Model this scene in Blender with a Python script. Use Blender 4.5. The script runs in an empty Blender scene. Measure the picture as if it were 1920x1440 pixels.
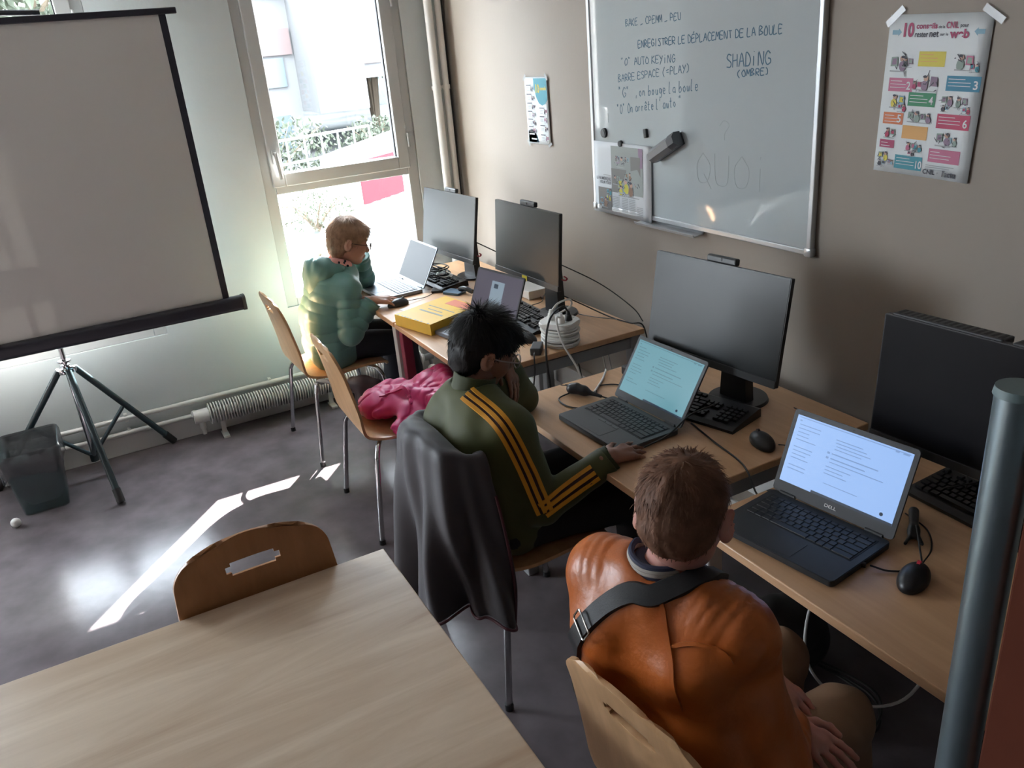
import bpy, bmesh, math, random
import numpy as np
from mathutils import Vector, Matrix, Euler
from mathutils.bvhtree import BVHTree
random.seed(7)
PI = math.pi
SC = bpy.context.scene
COL = SC.collection

# ------------------------------------------------------------------ camera, sky, sun, exposure
RC = ((0.4763417, 0.8753678, -0.0826427), (0.3053473, -0.2528318, -0.9180627), (-0.8245372, 0.4120768, -0.3877256))
cam_data = bpy.data.cameras.new('camera')
cam_data.sensor_width = 36
cam_data.lens = 36 * 1539.04 / 1920
cam_data.clip_start = 0.02
cam = bpy.data.objects.new('camera', cam_data)
COL.objects.link(cam)
r_, d_, f_ = (Vector(v) for v in RC)
cam.matrix_world = Matrix(((r_.x, -d_.x, -f_.x, 4.43944), (r_.y, -d_.y, -f_.y, -2.00762), (r_.z, -d_.z, -f_.z, 1.85), (0, 0, 0, 1)))
SC.camera = cam

world = bpy.data.worlds.new('sky')
SC.world = world
world.use_nodes = True
wn = world.node_tree
wn.nodes.clear()
wo = wn.nodes.new('ShaderNodeOutputWorld')
bg = wn.nodes.new('ShaderNodeBackground')
bg.inputs[0].default_value = (0.80, 0.90, 1.0, 1)
bg.inputs[1].default_value = 9.0
wn.links.new(bg.outputs[0], wo.inputs[0])

sun_data = bpy.data.lights.new('sun', 'SUN')
sun_data.energy = 52
sun_data.angle = 0.009
sun_data.color = (1, 0.975, 0.93)
sun = bpy.data.objects.new('sun', sun_data)
COL.objects.link(sun)
sun.rotation_euler = Vector((0.666, -0.559, -0.494)).to_track_quat('-Z', 'Y').to_euler()

SC.view_settings.view_transform = 'Standard'
SC.view_settings.look = 'None'
SC.view_settings.gamma = 1
SC.view_settings.exposure = 1.8
SC.view_settings.use_curve_mapping = False
try:
    SC.cycles.use_adaptive_sampling = False
    SC.cycles.max_bounces = 12
    SC.cycles.diffuse_bounces = 6
    SC.cycles.transparent_max_bounces = 16
    SC.cycles.caustics_reflective = False
    SC.cycles.caustics_refractive = False
    SC.cycles.sample_clamp_indirect = 6
except Exception:
    pass

# ------------------------------------------------------------------ materials
def nt(m):
    m.use_nodes = True
    return m.node_tree, m.node_tree.nodes['Principled BSDF']
MATS = {}
def M(name, col, rough=.5, metal=0, spec=.5, var=0, vscale=6, bump=0, bscale=200, sss=0, alpha=1, emit=0, coat=0, stretch=(1, 1, 1), trans=0, sheen=0):
    m = bpy.data.materials.new(name)
    t, b = nt(m)
    c = tuple(col) + (1,)
    b.inputs['Base Color'].default_value = c
    b.inputs['Roughness'].default_value = rough
    b.inputs['Metallic'].default_value = metal
    b.inputs['Specular IOR Level'].default_value = spec
    b.inputs['Alpha'].default_value = alpha
    if coat:
        b.inputs['Coat Weight'].default_value = coat
        b.inputs['Coat Roughness'].default_value = .1
    if sheen:
        b.inputs['Sheen Weight'].default_value = sheen
    if trans:
        b.inputs['Transmission Weight'].default_value = trans
    if sss:
        b.inputs['Subsurface Weight'].default_value = sss
        b.inputs['Subsurface Radius'].default_value = (.012, .004, .002)
        b.inputs['Subsurface Scale'].default_value = 1.0
    if emit:
        b.inputs['Emission Color'].default_value = c
        b.inputs['Emission Strength'].default_value = emit
    if var or bump:
        tc = t.nodes.new('ShaderNodeTexCoord')
        mp = t.nodes.new('ShaderNodeMapping')
        mp.inputs['Scale'].default_value = stretch
        t.links.new(tc.outputs['Object'], mp.inputs[0])
    if var:
        n = t.nodes.new('ShaderNodeTexNoise')
        n.inputs['Scale'].default_value = vscale
        n.inputs['Detail'].default_value = 5
        t.links.new(mp.outputs[0], n.inputs['Vector'])
        r = t.nodes.new('ShaderNodeValToRGB')
        r.color_ramp.elements[0].position = .3
        r.color_ramp.elements[1].position = .7
        r.color_ramp.elements[0].color = tuple(max(0, x * (1 - var)) for x in col) + (1,)
        r.color_ramp.elements[1].color = tuple(min(1, x * (1 + var)) for x in col) + (1,)
        t.links.new(n.outputs['Fac'], r.inputs[0])
        t.links.new(r.outputs[0], b.inputs['Base Color'])
    if bump:
        n2 = t.nodes.new('ShaderNodeTexNoise')
        n2.inputs['Scale'].default_value = bscale
        n2.inputs['Detail'].default_value = 3
        t.links.new(mp.outputs[0], n2.inputs['Vector'])
        bp = t.nodes.new('ShaderNodeBump')
        bp.inputs['Strength'].default_value = bump
        bp.inputs['Distance'].default_value = .01
        t.links.new(n2.outputs['Fac'], bp.inputs['Height'])
        t.links.new(bp.outputs[0], b.inputs['Normal'])
    MATS[name] = m
    return m
def wood(name, c1, c2, rough, axis, scale=2.2, aniso=14, coat=0):
    m = bpy.data.materials.new(name)
    t, b = nt(m)
    tc = t.nodes.new('ShaderNodeTexCoord')
    mp = t.nodes.new('ShaderNodeMapping')
    s = [aniso, aniso, aniso]
    s[axis] = 1
    mp.inputs['Scale'].default_value = s
    t.links.new(tc.outputs['Object'], mp.inputs[0])
    n = t.nodes.new('ShaderNodeTexNoise')
    n.inputs['Scale'].default_value = scale
    n.inputs['Detail'].default_value = 6
    n.inputs['Roughness'].default_value = .6
    n.inputs['Distortion'].default_value = .6
    t.links.new(mp.outputs[0], n.inputs['Vector'])
    r = t.nodes.new('ShaderNodeValToRGB')
    r.color_ramp.elements[0].position = .3
    r.color_ramp.elements[1].position = .68
    r.color_ramp.elements[0].color = tuple(c1) + (1,)
    r.color_ramp.elements[1].color = tuple(c2) + (1,)
    t.links.new(n.outputs['Fac'], r.inputs[0])
    t.links.new(r.outputs[0], b.inputs['Base Color'])
    b.inputs['Roughness'].default_value = rough
    if coat:
        b.inputs['Coat Weight'].default_value = coat
    return m
wall_white = M('wall white paint', (.49, .53, .54), .42, bump=.05, bscale=60)
wall_beige = M('wall beige paint', (.305, .262, .224), .6, bump=.05, bscale=60)
wall_dark = M('unseen wall darkened', (.085, .078, .072), .6)  # for the unseen front wall, darkened so the monitors reflect less light
ceil_white = M('ceiling white', (.75, .75, .73), .8)
floor_mat = M('floor vinyl', (.115, .098, .105), .20, var=.22, vscale=7, bump=.045, bscale=22, spec=.2)
frame_white = M('window frame lacquer', (.42, .43, .43), .35)
pipe_white = M('pipe lacquer', (.70, .69, .67), .35)
rad_white = M('radiator lacquer', (.60, .60, .58), .3)
chrome = M('chrome', (.55, .55, .56), .12, metal=1)
steel = M('grey steel', (.24, .25, .255), .35, metal=.6)
rail_grey = M('grey table frame', (.25, .26, .265), .42)
leg_light = M('light grey leg', (.52, .52, .52), .4)
leg_maroon = M('maroon leg', (.20, .022, .055), .4)
beech = wood('beech tabletop', (.50, .295, .16), (.60, .365, .205), .34, 0, 2.0, 16)
beech_y = wood('pale beech table', (.43, .31, .21), (.66, .54, .41), .30, 1, 1.3, 9)
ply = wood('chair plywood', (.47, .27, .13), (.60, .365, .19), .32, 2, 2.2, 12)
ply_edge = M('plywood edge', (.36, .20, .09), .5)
ply_shaded = wood('chair plywood shaded', (.30, .135, .05), (.40, .19, .075), .35, 2, 2.2, 9)  # chair plywood with the shade of a backlit chair put into the colour
black_plastic = M('black plastic', (.012, .012, .014), .38, bump=.04, bscale=500)
black_matte = M('black matte', (.014, .014, .016), .6)
dark_plastic = M('dark grey plastic', (.035, .037, .04), .42)
laptop_grey = M('laptop graphite', (.065, .07, .075), .42)
laptop_black = M('laptop black', (.022, .024, .028), .45)
laptop_silver = M('laptop silver', (.20, .22, .25), .42, metal=.4)
key_black = M('key black', (.013, .013, .015), .4)
key_grey = M('key dark', (.03, .032, .036), .4)
key_silver = M('key silver', (.30, .32, .34), .4)
screen_off = M('screen glass', (.011, .0145, .016), .36, spec=.45)
screen_dimmed = M('screen glass dimmed', (.006, .006, .008), .4, spec=.14)  # same screen glass, darker and duller to stand in for a dark reflection
white_plastic = M('white plastic', (.68, .68, .66), .35)
cable_black = M('cable black', (.012, .012, .012), .5)
cable_white = M('cable white', (.62, .62, .60), .45)
board_white = M('whiteboard enamel', (.46, .515, .54), .045, spec=.75)
board_frame = M('whiteboard aluminium', (.55, .57, .59), .3, metal=.5)
ink = M('marker ink', (.05, .13, .20), .6)
ink_faint = M('faded marker ink', (.33, .38, .40), .5)
paper = M('paper', (.62, .65, .68), .6)
paper_w = M('poster paper', (.64, .68, .70), .45)
tape_mat = M('clear tape', (.75, .77, .78), .15, alpha=.45)
screen_cloth = M('projection cloth', (.55, .54, .52), .75, bump=.03, bscale=300)
def _trans(m, k):
    t, b = m.node_tree, m.node_tree.nodes['Principled BSDF']
    tl = t.nodes.new('ShaderNodeBsdfTranslucent')
    tl.inputs[0].default_value = (.62, .61, .585, 1)
    mx = t.nodes.new('ShaderNodeMixShader')
    mx.inputs[0].default_value = k
    t.links.new(b.outputs[0], mx.inputs[1])
    t.links.new(tl.outputs[0], mx.inputs[2])
    t.links.new(mx.outputs[0], t.nodes['Material Output'].inputs[0])
_trans(screen_cloth, .045)
case_black = M('screen case', (.016, .016, .026), .4)
tripod_mat = M('tripod enamel', (.018, .035, .042), .3)
bin_mat = M('bin plastic', (.09, .135, .14), .25, alpha=.36)
liner_mat = M('bin liner', (.08, .08, .085), .25, bump=.5, bscale=22, alpha=.7)
yellow_card = M('yellow cardboard', (.72, .44, .035), .5, var=.06)
orange_label = M('orange label', (.68, .19, .09), .5)
grey_print = M('grey print', (.30, .31, .25), .6)
red_tag = M('red tag', (.55, .02, .05), .5)
yellow_tag = M('yellow tag', (.75, .62, .05), .5)
tube_metal = M('steel blue tube', (.30, .39, .43), .3, metal=.8)
tube_cap = M('grey tube cap', (.17, .24, .25), .45)
panel_wood = M('red brown panel', (.10, .026, .014), .8, spec=.15, var=.12, vscale=4)
skin_dark = M('skin brown', (.27, .128, .080), .5, sss=.08, var=.07, vscale=30)
skin_fair = M('skin fair', (.46, .25, .18), .5, sss=.15, var=.05, vscale=30)
skin_pink = M('skin fair pink', (.55, .26, .21), .5, sss=.3, var=.06, vscale=30)
hair_black = M('hair black', (.008, .0075, .0075), .55, spec=.3)
hair_brown = M('hair brown', (.17, .083, .050), .6, spec=.2, var=.3, vscale=40)
hair_blond = M('hair blond', (.37, .24, .155), .6, spec=.25, var=.25, vscale=40)
eye_white = M('eye', (.6, .6, .58), .2)
eye_dark = M('iris', (.03, .02, .015), .2)
green_cloth = M('olive tracksuit', (.056, .064, .013), .65, sheen=.08, bump=.05, bscale=900)
green_dark = M('dark olive rib', (.036, .045, .012), .7)
stripe_yellow = M('stripe amber', (.62, .27, .012), .6)
stripe_dark = M('stripe maroon', (.03, .008, .008), .6)
trouser_black = M('black trousers', (.008, .008, .010), .75)
trouser_navy = M('navy trousers', (.018, .022, .036), .7)
trouser_tan = M('tan trousers', (.34, .20, .115), .7, bump=.08, bscale=600)
leather = M('orange leather', (.46, .115, .020), .36, var=.16, vscale=7, bump=.10, bscale=90)
teal_puffer = M('teal puffer nylon', (.11, .26, .235), .42, sheen=.15)
pink_puffer = M('magenta puffer nylon', (.56, .018, .16), .5, sheen=.15)
pink_fur = M('pink hood lining', (.72, .36, .33), .8)
grey_coat = M('charcoal softshell', (.030, .028, .034), .6, sheen=.2)
coat_pipe = M('dark red piping', (.07, .014, .022), .5)
strap_black = M('black webbing', (.010, .010, .012), .55, bump=.1, bscale=400)
shirt_stripe = M('striped collar light', (.42, .38, .34), .7)
shirt_navy = M('striped collar navy', (.02, .025, .06), .7)
bag_brown = M('brown leather bag', (.028, .013, .013), .65, spec=.25)
bag_grey = M('grey bag cloth', (.13, .115, .115), .6)
shoe_navy = M('navy shoe', (.015, .02, .04), .6)
shoe_sole = M('white sole', (.6, .6, .6), .5)
clear_plastic = M('clear spectacle frame', (.50, .42, .40), .12, alpha=.7)
glass_mat = bpy.data.materials.new('pane glass')
def _glass(m, strength=.07):
    t, b = nt(m)
    t.nodes.remove(b)
    o = t.nodes['Material Output']
    tr = t.nodes.new('ShaderNodeBsdfTransparent')
    gl = t.nodes.new('ShaderNodeBsdfGlossy')
    gl.inputs['Roughness'].default_value = .02
    mx = t.nodes.new('ShaderNodeMixShader')
    mx.inputs[0].default_value = strength
    t.links.new(tr.outputs[0], mx.inputs[1])
    t.links.new(gl.outputs[0], mx.inputs[2])
    t.links.new(mx.outputs[0], o.inputs[0])
_glass(glass_mat)
def glow(name, col, s):
    m = bpy.data.materials.new(name)
    t, b = nt(m)
    b.inputs['Base Color'].default_value = (.02, .02, .02, 1)
    b.inputs['Roughness'].default_value = .3
    b.inputs['Emission Color'].default_value = tuple(col) + (1,)
    b.inputs['Emission Strength'].default_value = s
    return m

# ------------------------------------------------------------------ mesh helpers
def tf(bm, verts, mat):
    bmesh.ops.transform(bm, matrix=mat, verts=verts)
def box(bm, c, s, bev=0, rot=None, seg=2):
    """box centred at c with full size s"""
    r = bmesh.ops.create_cube(bm, size=1)
    v = r['verts']
    tf(bm, v, Matrix.Diagonal((*s, 1)))
    if bev:
        e = list({e for x in v for e in x.link_edges})
        rb = bmesh.ops.bevel(bm, geom=e, offset=bev, segments=seg, affect='EDGES', profile=.5)
        v = list({x for f in rb['faces'] for x in f.verts} | {x for x in v if x.is_valid})
    m = Matrix.Translation(c)
    if rot is not None:
        m = m @ (rot if isinstance(rot, Matrix) else Euler(rot).to_matrix().to_4x4())
    tf(bm, v, m)
    return v
def bx(x0, x1, y0, y1, z0, z1, bm=None, bev=0):
    bm = bm or bmesh.new()
    box(bm, ((x0 + x1) / 2, (y0 + y1) / 2, (z0 + z1) / 2), (abs(x1 - x0), abs(y1 - y0), abs(z1 - z0)), bev)
    return bm
def cyl(bm, a, b, r1, r2=None, n=20):
    a, b = Vector(a), Vector(b)
    d = b - a
    r = bmesh.ops.create_cone(bm, cap_ends=True, segments=n, radius1=r1, radius2=r1 if r2 is None else r2, depth=d.length)
    tf(bm, r['verts'], Matrix.Translation((a + b) / 2) @ d.to_track_quat('Z', 'Y').to_matrix().to_4x4())
    return r['verts']
def ball(bm, c, r, n=16, s=(1, 1, 1)):
    q = bmesh.ops.create_uvsphere(bm, u_segments=n, v_segments=max(6, n * 2 // 3), radius=r)
    tf(bm, q['verts'], Matrix.Translation(c) @ Matrix.Diagonal((*s, 1)))
def crom(pts, n=8):
    pts = [Vector(p) for p in pts]
    if len(pts) < 3:
        return pts
    P = [pts[0] * 2 - pts[1]] + pts + [pts[-1] * 2 - pts[-2]]
    out = []
    for i in range(1, len(P) - 2):
        a, b, c, d = P[i - 1:i + 3]
        for k in range(n):
            t = k / n
            out.append(.5 * ((2 * b) + (c - a) * t + (2 * a - 5 * b + 4 * c - d) * t * t + (3 * b - a - 3 * c + d) * t ** 3))
    out.append(pts[-1])
    return out
def tube(bm, pts, r, n=8, smooth=8, cap=True, flat=1.0):
    P = crom(pts, smooth) if smooth else [Vector(p) for p in pts]
    rings = []
    up = Vector((0, 0, 1))
    for i, p in enumerate(P):
        d = (P[min(i + 1, len(P) - 1)] - P[max(i - 1, 0)])
        if d.length < 1e-9:
            d = Vector((0, 0, 1))
        d.normalize()
        if i == 0 and abs(d.dot(up)) > .9:
            up = Vector((1, 0, 0))
        s = d.cross(up)
        if s.length < 1e-6:
            s = d.cross(Vector((1, 0, 0)))
        s.normalize()
        up = s.cross(d).normalized()
        rr = r(i / (len(P) - 1)) if callable(r) else r
        rings.append([bm.verts.new(p + s * (rr * math.cos(2 * PI * k / n)) + up * (rr * flat * math.sin(2 * PI * k / n))) for k in range(n)])
    for a, b in zip(rings, rings[1:]):
        for k in range(n):
            bm.faces.new((a[k], a[(k + 1) % n], b[(k + 1) % n], b[k]))
    if cap:
        bm.faces.new(rings[0][::-1])
        bm.faces.new(rings[-1])
    return bm
def prism(bm, poly, axis_m, depth):
    """poly: 2d points, mapped by matrix axis_m (local x,y) and extruded along local z by depth"""
    a = [bm.verts.new(axis_m @ Vector((x, y, 0))) for x, y in poly]
    b = [bm.verts.new(axis_m @ Vector((x, y, depth))) for x, y in poly]
    n = len(poly)
    bm.faces.new(a[::-1])
    bm.faces.new(b)
    for k in range(n):
        bm.faces.new((a[k], a[(k + 1) % n], b[(k + 1) % n], b[k]))
    return bm
def rrect(w, h, r, n=5):
    out = []
    for cx, cy, a0 in ((w / 2 - r, h / 2 - r, 0), (-w / 2 + r, h / 2 - r, 90), (-w / 2 + r, -h / 2 + r, 180), (w / 2 - r, -h / 2 + r, 270)):
        for k in range(n + 1):
            a = math.radians(a0 + 90 * k / n)
            out.append((cx + r * math.cos(a), cy + r * math.sin(a)))
    return out

# ------------------------------------------------------------------ scene graph helpers
WM = {}
def wm(o):
    m = WM.get(o.name, Matrix())
    return m
def mesh_obj(name, me, mat, parent=None, smooth=True, world_space=True):
    o = bpy.data.objects.new(name, me)
    COL.objects.link(o)
    if mat is not None and not me.materials:
        me.materials.append(mat)
    if smooth:
        me.shade_smooth() if hasattr(me, 'shade_smooth') else None
    WM[o.name] = Matrix()
    if parent is not None:
        o.parent = parent
        if world_space:
            o.matrix_parent_inverse = wm(parent).inverted()
        else:
            WM[o.name] = wm(parent).copy()
    return o
def obj(name, bm, mat, parent=None, smooth=False, local=False, angle=35):
    bmesh.ops.recalc_face_normals(bm, faces=bm.faces[:])
    me = bpy.data.meshes.new(name)
    bm.to_mesh(me)
    bm.free()
    o = mesh_obj(name, me, mat, parent, smooth=False, world_space=not local)
    if smooth:
        me.shade_smooth()
        me.set_sharp_from_angle(angle=math.radians(angle))
    return o
def thing(name, label, cat, loc=(0, 0, 0), rz=0, group=None, M4=None):
    o = bpy.data.objects.new(name, None)
    COL.objects.link(o)
    o.empty_display_size = .05
    m = M4 if M4 is not None else Matrix.Translation(loc) @ Matrix.Rotation(rz, 4, 'Z')
    o.matrix_basis = m
    WM[o.name] = m.copy()
    return tag(o, label, cat, group)
def tag(o, label, cat, group=None):
    o['label'] = label
    o['category'] = cat
    if group:
        o['group'] = group
    return o
def struct(name, bm, mat, parent=None, label=None, smooth=False):
    o = obj(name, bm, mat, parent, smooth)
    if parent is None:
        o['kind'] = 'structure'
    if label:
        o['label'] = label
    return o
def dup(root, loc, rz, label, group=None):
    def cp(o, par):
        c = o.copy()
        COL.objects.link(c)
        WM[c.name] = Matrix()
        if par is not None:
            c.parent = par
        for ch in list(o.children):
            cp(ch, c)
        return c
    r = cp(root, None)
    r.matrix_basis = Matrix.Translation(loc) @ Matrix.Rotation(rz, 4, 'Z')
    WM[r.name] = r.matrix_basis.copy()
    r['label'] = label
    if group:
        r['group'] = group
    return r
def text(name, s, M4, h, mat, parent, width=None, depth=.0004, bold=0):
    cu = bpy.data.curves.new('t', 'FONT')
    cu.body = s
    cu.size = 1
    cu.extrude = 0.0
    cu.offset = bold
    o = bpy.data.objects.new('t', cu)
    COL.objects.link(o)
    dg = bpy.context.evaluated_depsgraph_get()
    me = bpy.data.meshes.new_from_object(o.evaluated_get(dg))
    bpy.data.objects.remove(o)
    bpy.data.curves.remove(cu)
    co = np.empty(len(me.vertices) * 3, 'f')
    me.vertices.foreach_get('co', co)
    co = co.reshape(-1, 3)
    if len(co):
        co[:, 0] -= co[:, 0].min()
        sy = h / .72
        sx = sy if not width else width / max(1e-6, co[:, 0].max())
        co[:, 0] *= sx
        co[:, 1] *= sy
        A = np.array(M4)
        co = co @ A[:3, :3].T + A[:3, 3]
        me.vertices.foreach_set('co', co.astype('f').ravel())
    me.name = name
    me.materials.clear()
    return mesh_obj(name, me, mat, parent, smooth=False)

# ------------------------------------------------------------------ implicit surfaces (people, clothes)
def cone(a, b, ra, rb=None, k=.02, **kw):
    return dict(t='c', a=np.array(a, float), b=np.array(b, float), ra=ra, rb=ra if rb is None else rb, k=k, **kw)
def ell(c, r, rot=None, k=.02, **kw):
    R = np.eye(3) if rot is None else np.array(rot)[:3, :3]
    return dict(t='e', c=np.array(c, float), r=np.array(r, float), R=R, k=k, **kw)
def mapp(prims, H):
    """carry local primitives through a 4x4 (rigid + uniform scale)"""
    A = np.array(H)
    s = np.linalg.norm(A[:3, 0])
    Rm = A[:3, :3] / s
    out = []
    for p in prims:
        q = dict(p)
        q['k'] = p['k'] * s
        if p['t'] == 'c':
            q['a'] = A[:3, :3] @ p['a'] + A[:3, 3]
            q['b'] = A[:3, :3] @ p['b'] + A[:3, 3]
            q['ra'] *= s
            q['rb'] *= s
        else:
            q['c'] = A[:3, :3] @ p['c'] + A[:3, 3]
            q['r'] = p['r'] * s
            q['R'] = Rm @ p['R']
        out.append(q)
    return out
def grow(prims, d):
    out = []
    for p in prims:
        q = dict(p)
        if p['t'] == 'c':
            q['ra'] = max(.003, p['ra'] + d)
            q['rb'] = max(.003, p['rb'] + d)
        else:
            q['r'] = np.maximum(.004, p['r'] + d)
        out.append(q)
    return out
def _dist(p, X):
    if p['t'] == 'c':
        ba = p['b'] - p['a']
        L2 = ba @ ba + 1e-12
        pa = X - p['a'].astype('f')
        tt = pa @ (ba / L2).astype('f')
        h = np.clip(tt, 0, 1)
        r = p['ra'] + (p['rb'] - p['ra']) * h
        if 'q' in p:
            pitch, amp = p['q']
            ph = h * math.sqrt(L2) / pitch + p.get('ph', 0)
            r = r + amp * (np.power(np.abs(np.sin(PI * ph)) + 1e-4, .32) - .78)
        d = np.linalg.norm(pa - h[..., None] * ba.astype('f'), axis=-1) - r
        if p.get('flat'):
            d = np.maximum(d, (tt - 1) * math.sqrt(L2))
        if p.get('flata'):
            d = np.maximum(d, -tt * math.sqrt(L2))
        return d
    q = (X - p['c'].astype('f')) @ p['R'].astype('f')
    r = p['r'].astype('f')
    if 'q' in p:
        pitch, amp, ax = p['q']
        w = 1 + amp / r.min() * (np.power(np.abs(np.sin(PI * q[..., ax] / pitch)) + 1e-4, .38) - .75)
        q = q / w[..., None]
    k0 = np.linalg.norm(q / r, axis=-1)
    k1 = np.linalg.norm(q / (r * r), axis=-1) + 1e-9
    return k0 * (k0 - 1) / k1
def _noise(X, freq, seed):
    rs = np.random.RandomState(seed)
    n = np.zeros(X.shape[:-1], 'f')
    for i in range(5):
        a = rs.normal(size=3)
        a *= freq * (0.6 + 1.1 * rs.rand()) / np.linalg.norm(a)
        b = rs.normal(size=3) * freq * .5
        n += np.sin(X @ a.astype('f') + rs.rand() * 6 + 1.6 * np.sin(X @ b.astype('f') + rs.rand() * 6))
    return n / 5
def sdf(prims, res, wr=(), smooth=0):
    lo = np.full(3, 1e9)
    hi = -lo
    for p in prims:
        pad = 3 * res + p['k'] + .004
        if p['t'] == 'c':
            l = np.minimum(p['a'] - p['ra'], p['b'] - p['rb'])
            h = np.maximum(p['a'] + p['ra'], p['b'] + p['rb'])
        else:
            e = np.sqrt(((p['R'] * p['r']) ** 2).sum(1))
            l, h = p['c'] - e, p['c'] + e
        p['_l'], p['_h'] = l - pad - .01, h + pad + .01
        if p.get('op', 'u') == 'u':
            lo = np.minimum(lo, p['_l'])
            hi = np.maximum(hi, p['_h'])
    n = np.ceil((hi - lo) / res).astype(int) + 1
    D = np.full(n, .5, 'f')
    ax = [lo[i] + res * np.arange(n[i]) for i in range(3)]
    for p in prims:
        i0 = np.clip(np.floor((p['_l'] - lo) / res).astype(int), 0, n)
        i1 = np.clip(np.ceil((p['_h'] - lo) / res).astype(int) + 1, 0, n)
        if (i1 <= i0).any():
            continue
        sl = tuple(slice(a, b) for a, b in zip(i0, i1))
        X = np.stack(np.meshgrid(*(ax[i][i0[i]:i1[i]] for i in range(3)), indexing='ij'), -1).astype('f')
        d = _dist(p, X)
        a = D[sl]
        k = p['k']
        if p.get('op', 'u') == 'u':
            h = np.clip(.5 + .5 * (a - d) / k, 0, 1)
            D[sl] = a + (d - a) * h - k * h * (1 - h)
        else:
            d = -d
            h = np.clip(.5 - .5 * (a - d) / k, 0, 1)
            D[sl] = a + (d - a) * h + k * h * (1 - h)
    for w_ in wr:
        amp, freq, seed = w_[:3]
        m = np.abs(D) < amp * 1.5 + 3 * res
        ii = np.argwhere(m)
        nn = _noise((lo + ii * res).astype('f'), freq, seed)
        if len(w_) > 3:
            nn = np.exp(-(nn / .10) ** 2)
        D[m] += amp * nn
    ins = D < 0
    c = np.zeros(np.array(D.shape) - 1, 'u1')
    offs = [(i, j, k) for i in (0, 1) for j in (0, 1) for k in (0, 1)]
    s = np.array(D.shape) - 1
    for (i, j, k) in offs:
        c += ins[i:i + s[0], j:j + s[1], k:k + s[2]]
    act = np.argwhere((c > 0) & (c < 8))
    vid = np.full(c.shape, -1, 'i4')
    vid[tuple(act.T)] = np.arange(len(act))
    acc = np.zeros((len(act), 3))
    cnt = np.zeros(len(act))
    for a in offs:
        for axx in range(3):
            if a[axx]:
                continue
            b = list(a)
            b[axx] = 1
            da = D[tuple((act + a).T)]
            db = D[tuple((act + b).T)]
            m = (da < 0) != (db < 0)
            t = da[m] / (da[m] - db[m])
            pt = np.array(a, float) + np.zeros((m.sum(), 3))
            pt[:, axx] += t
            acc[m] += pt
            cnt[m] += 1
    V = lo + res * (act + acc / cnt[:, None])
    F = []
    for axx in range(3):
        u, w = (axx + 1) % 3, (axx + 2) % 3
        s0 = [slice(None)] * 3
        s1 = [slice(None)] * 3
        s0[axx] = slice(0, -1)
        s1[axx] = slice(1, None)
        A, B = ins[tuple(s0)], ins[tuple(s1)]
        e = np.argwhere(A != B)
        e = e[(e[:, u] > 0) & (e[:, w] > 0) & (e[:, u] < D.shape[u] - 1) & (e[:, w] < D.shape[w] - 1)]
        if not len(e):
            continue
        flip = A[tuple(e.T)]
        q = []
        for du, dw in ((-1, -1), (0, -1), (0, 0), (-1, 0)):
            o = e.copy()
            o[:, u] += du
            o[:, w] += dw
            q.append(vid[tuple(o.T)])
        q = np.stack(q, 1)
        q[~flip] = q[~flip][:, ::-1]
        F.append(q)
    F = np.concatenate(F)
    F = F[(F >= 0).all(1)]
    for _ in range(smooth):
        acc = np.zeros_like(V)
        cn = np.zeros(len(V))
        for i in range(4):
            np.add.at(acc, F[:, i], V[F[:, (i + 1) % 4]])
            np.add.at(cn, F[:, i], 1)
        V = .5 * V + .5 * acc / np.maximum(cn, 1)[:, None]
    return V, F
def vf_mesh(name, parts):
    """join (V,F) blocks into one mesh datablock"""
    off = 0
    Vs, Fs = [], []
    for V, F in parts:
        Vs.append(V)
        Fs.append(F + off)
        off += len(V)
    V = np.concatenate(Vs)
    F = np.concatenate(Fs)
    me = bpy.data.meshes.new(name)
    me.vertices.add(len(V))
    me.vertices.foreach_set('co', V.astype('f').ravel())
    me.loops.add(len(F) * 4)
    me.loops.foreach_set('vertex_index', F.astype('i4').ravel())
    me.polygons.add(len(F))
    me.polygons.foreach_set('loop_start', np.arange(0, len(F) * 4, 4, dtype='i4'))
    me.polygons.foreach_set('loop_total', np.full(len(F), 4, 'i4'))
    me.update(calc_edges=True)
    me.validate()
    me.shade_smooth()
    return me
def sdf_obj(name, prims, res, mat, parent, wr=(), smooth=1):
    V, F = sdf(prims, res, wr, smooth)
    return mesh_obj(name, vf_mesh(name, [(V, F)]), mat, parent, smooth=False)
def bvh_of(o):
    me = o.data
    return BVHTree.FromPolygons([v.co[:] for v in me.vertices], [p.vertices[:] for p in me.polygons])
def ribbon_on(name, bvh, path, width, mat, parent, lift=.003, side=None, thick=.002, n=2):
    """path: list of (origin outside, aim point); the ribbon lies where the rays meet the surface"""
    pts, nor = [], []
    A_, B_ = crom([a for a, b in path], 5), crom([b for a, b in path], 5)
    for a, b in zip(A_, B_):
        loc, no, i, d = bvh.ray_cast(a, (b - a).normalized())
        if loc is None:
            continue
        pts.append(loc + no * lift)
        nor.append(no)
    if len(pts) < 2:
        return None
    P = crom(pts, n)
    N = [v.normalized() for v in crom(nor, n)]
    bm = bmesh.new()
    rows = []
    for i, p in enumerate(P):
        d = (P[min(i + 1, len(P) - 1)] - P[max(i - 1, 0)]).normalized()
        s = d.cross(N[i]).normalized() * width / 2
        if width < .0101:
            s = s * min(1, (min(i, len(P) - 1 - i) + .6) / 4)
        u = N[i] * thick
        e_ = N[i] * (lift + .0025)
        rows.append([bm.verts.new(p + s - e_), bm.verts.new(p + s * .86 + u), bm.verts.new(p - s * .86 + u), bm.verts.new(p - s - e_), bm.verts.new(p - e_ * 1.5)])
    for a, b in zip(rows, rows[1:]):
        for k in range(5):
            bm.faces.new((a[k], a[(k + 1) % 5], b[(k + 1) % 5], b[k]))
    bm.faces.new(rows[0][::-1])
    bm.faces.new(rows[-1])
    return obj(name, bm, mat, parent, True, angle=60)
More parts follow.
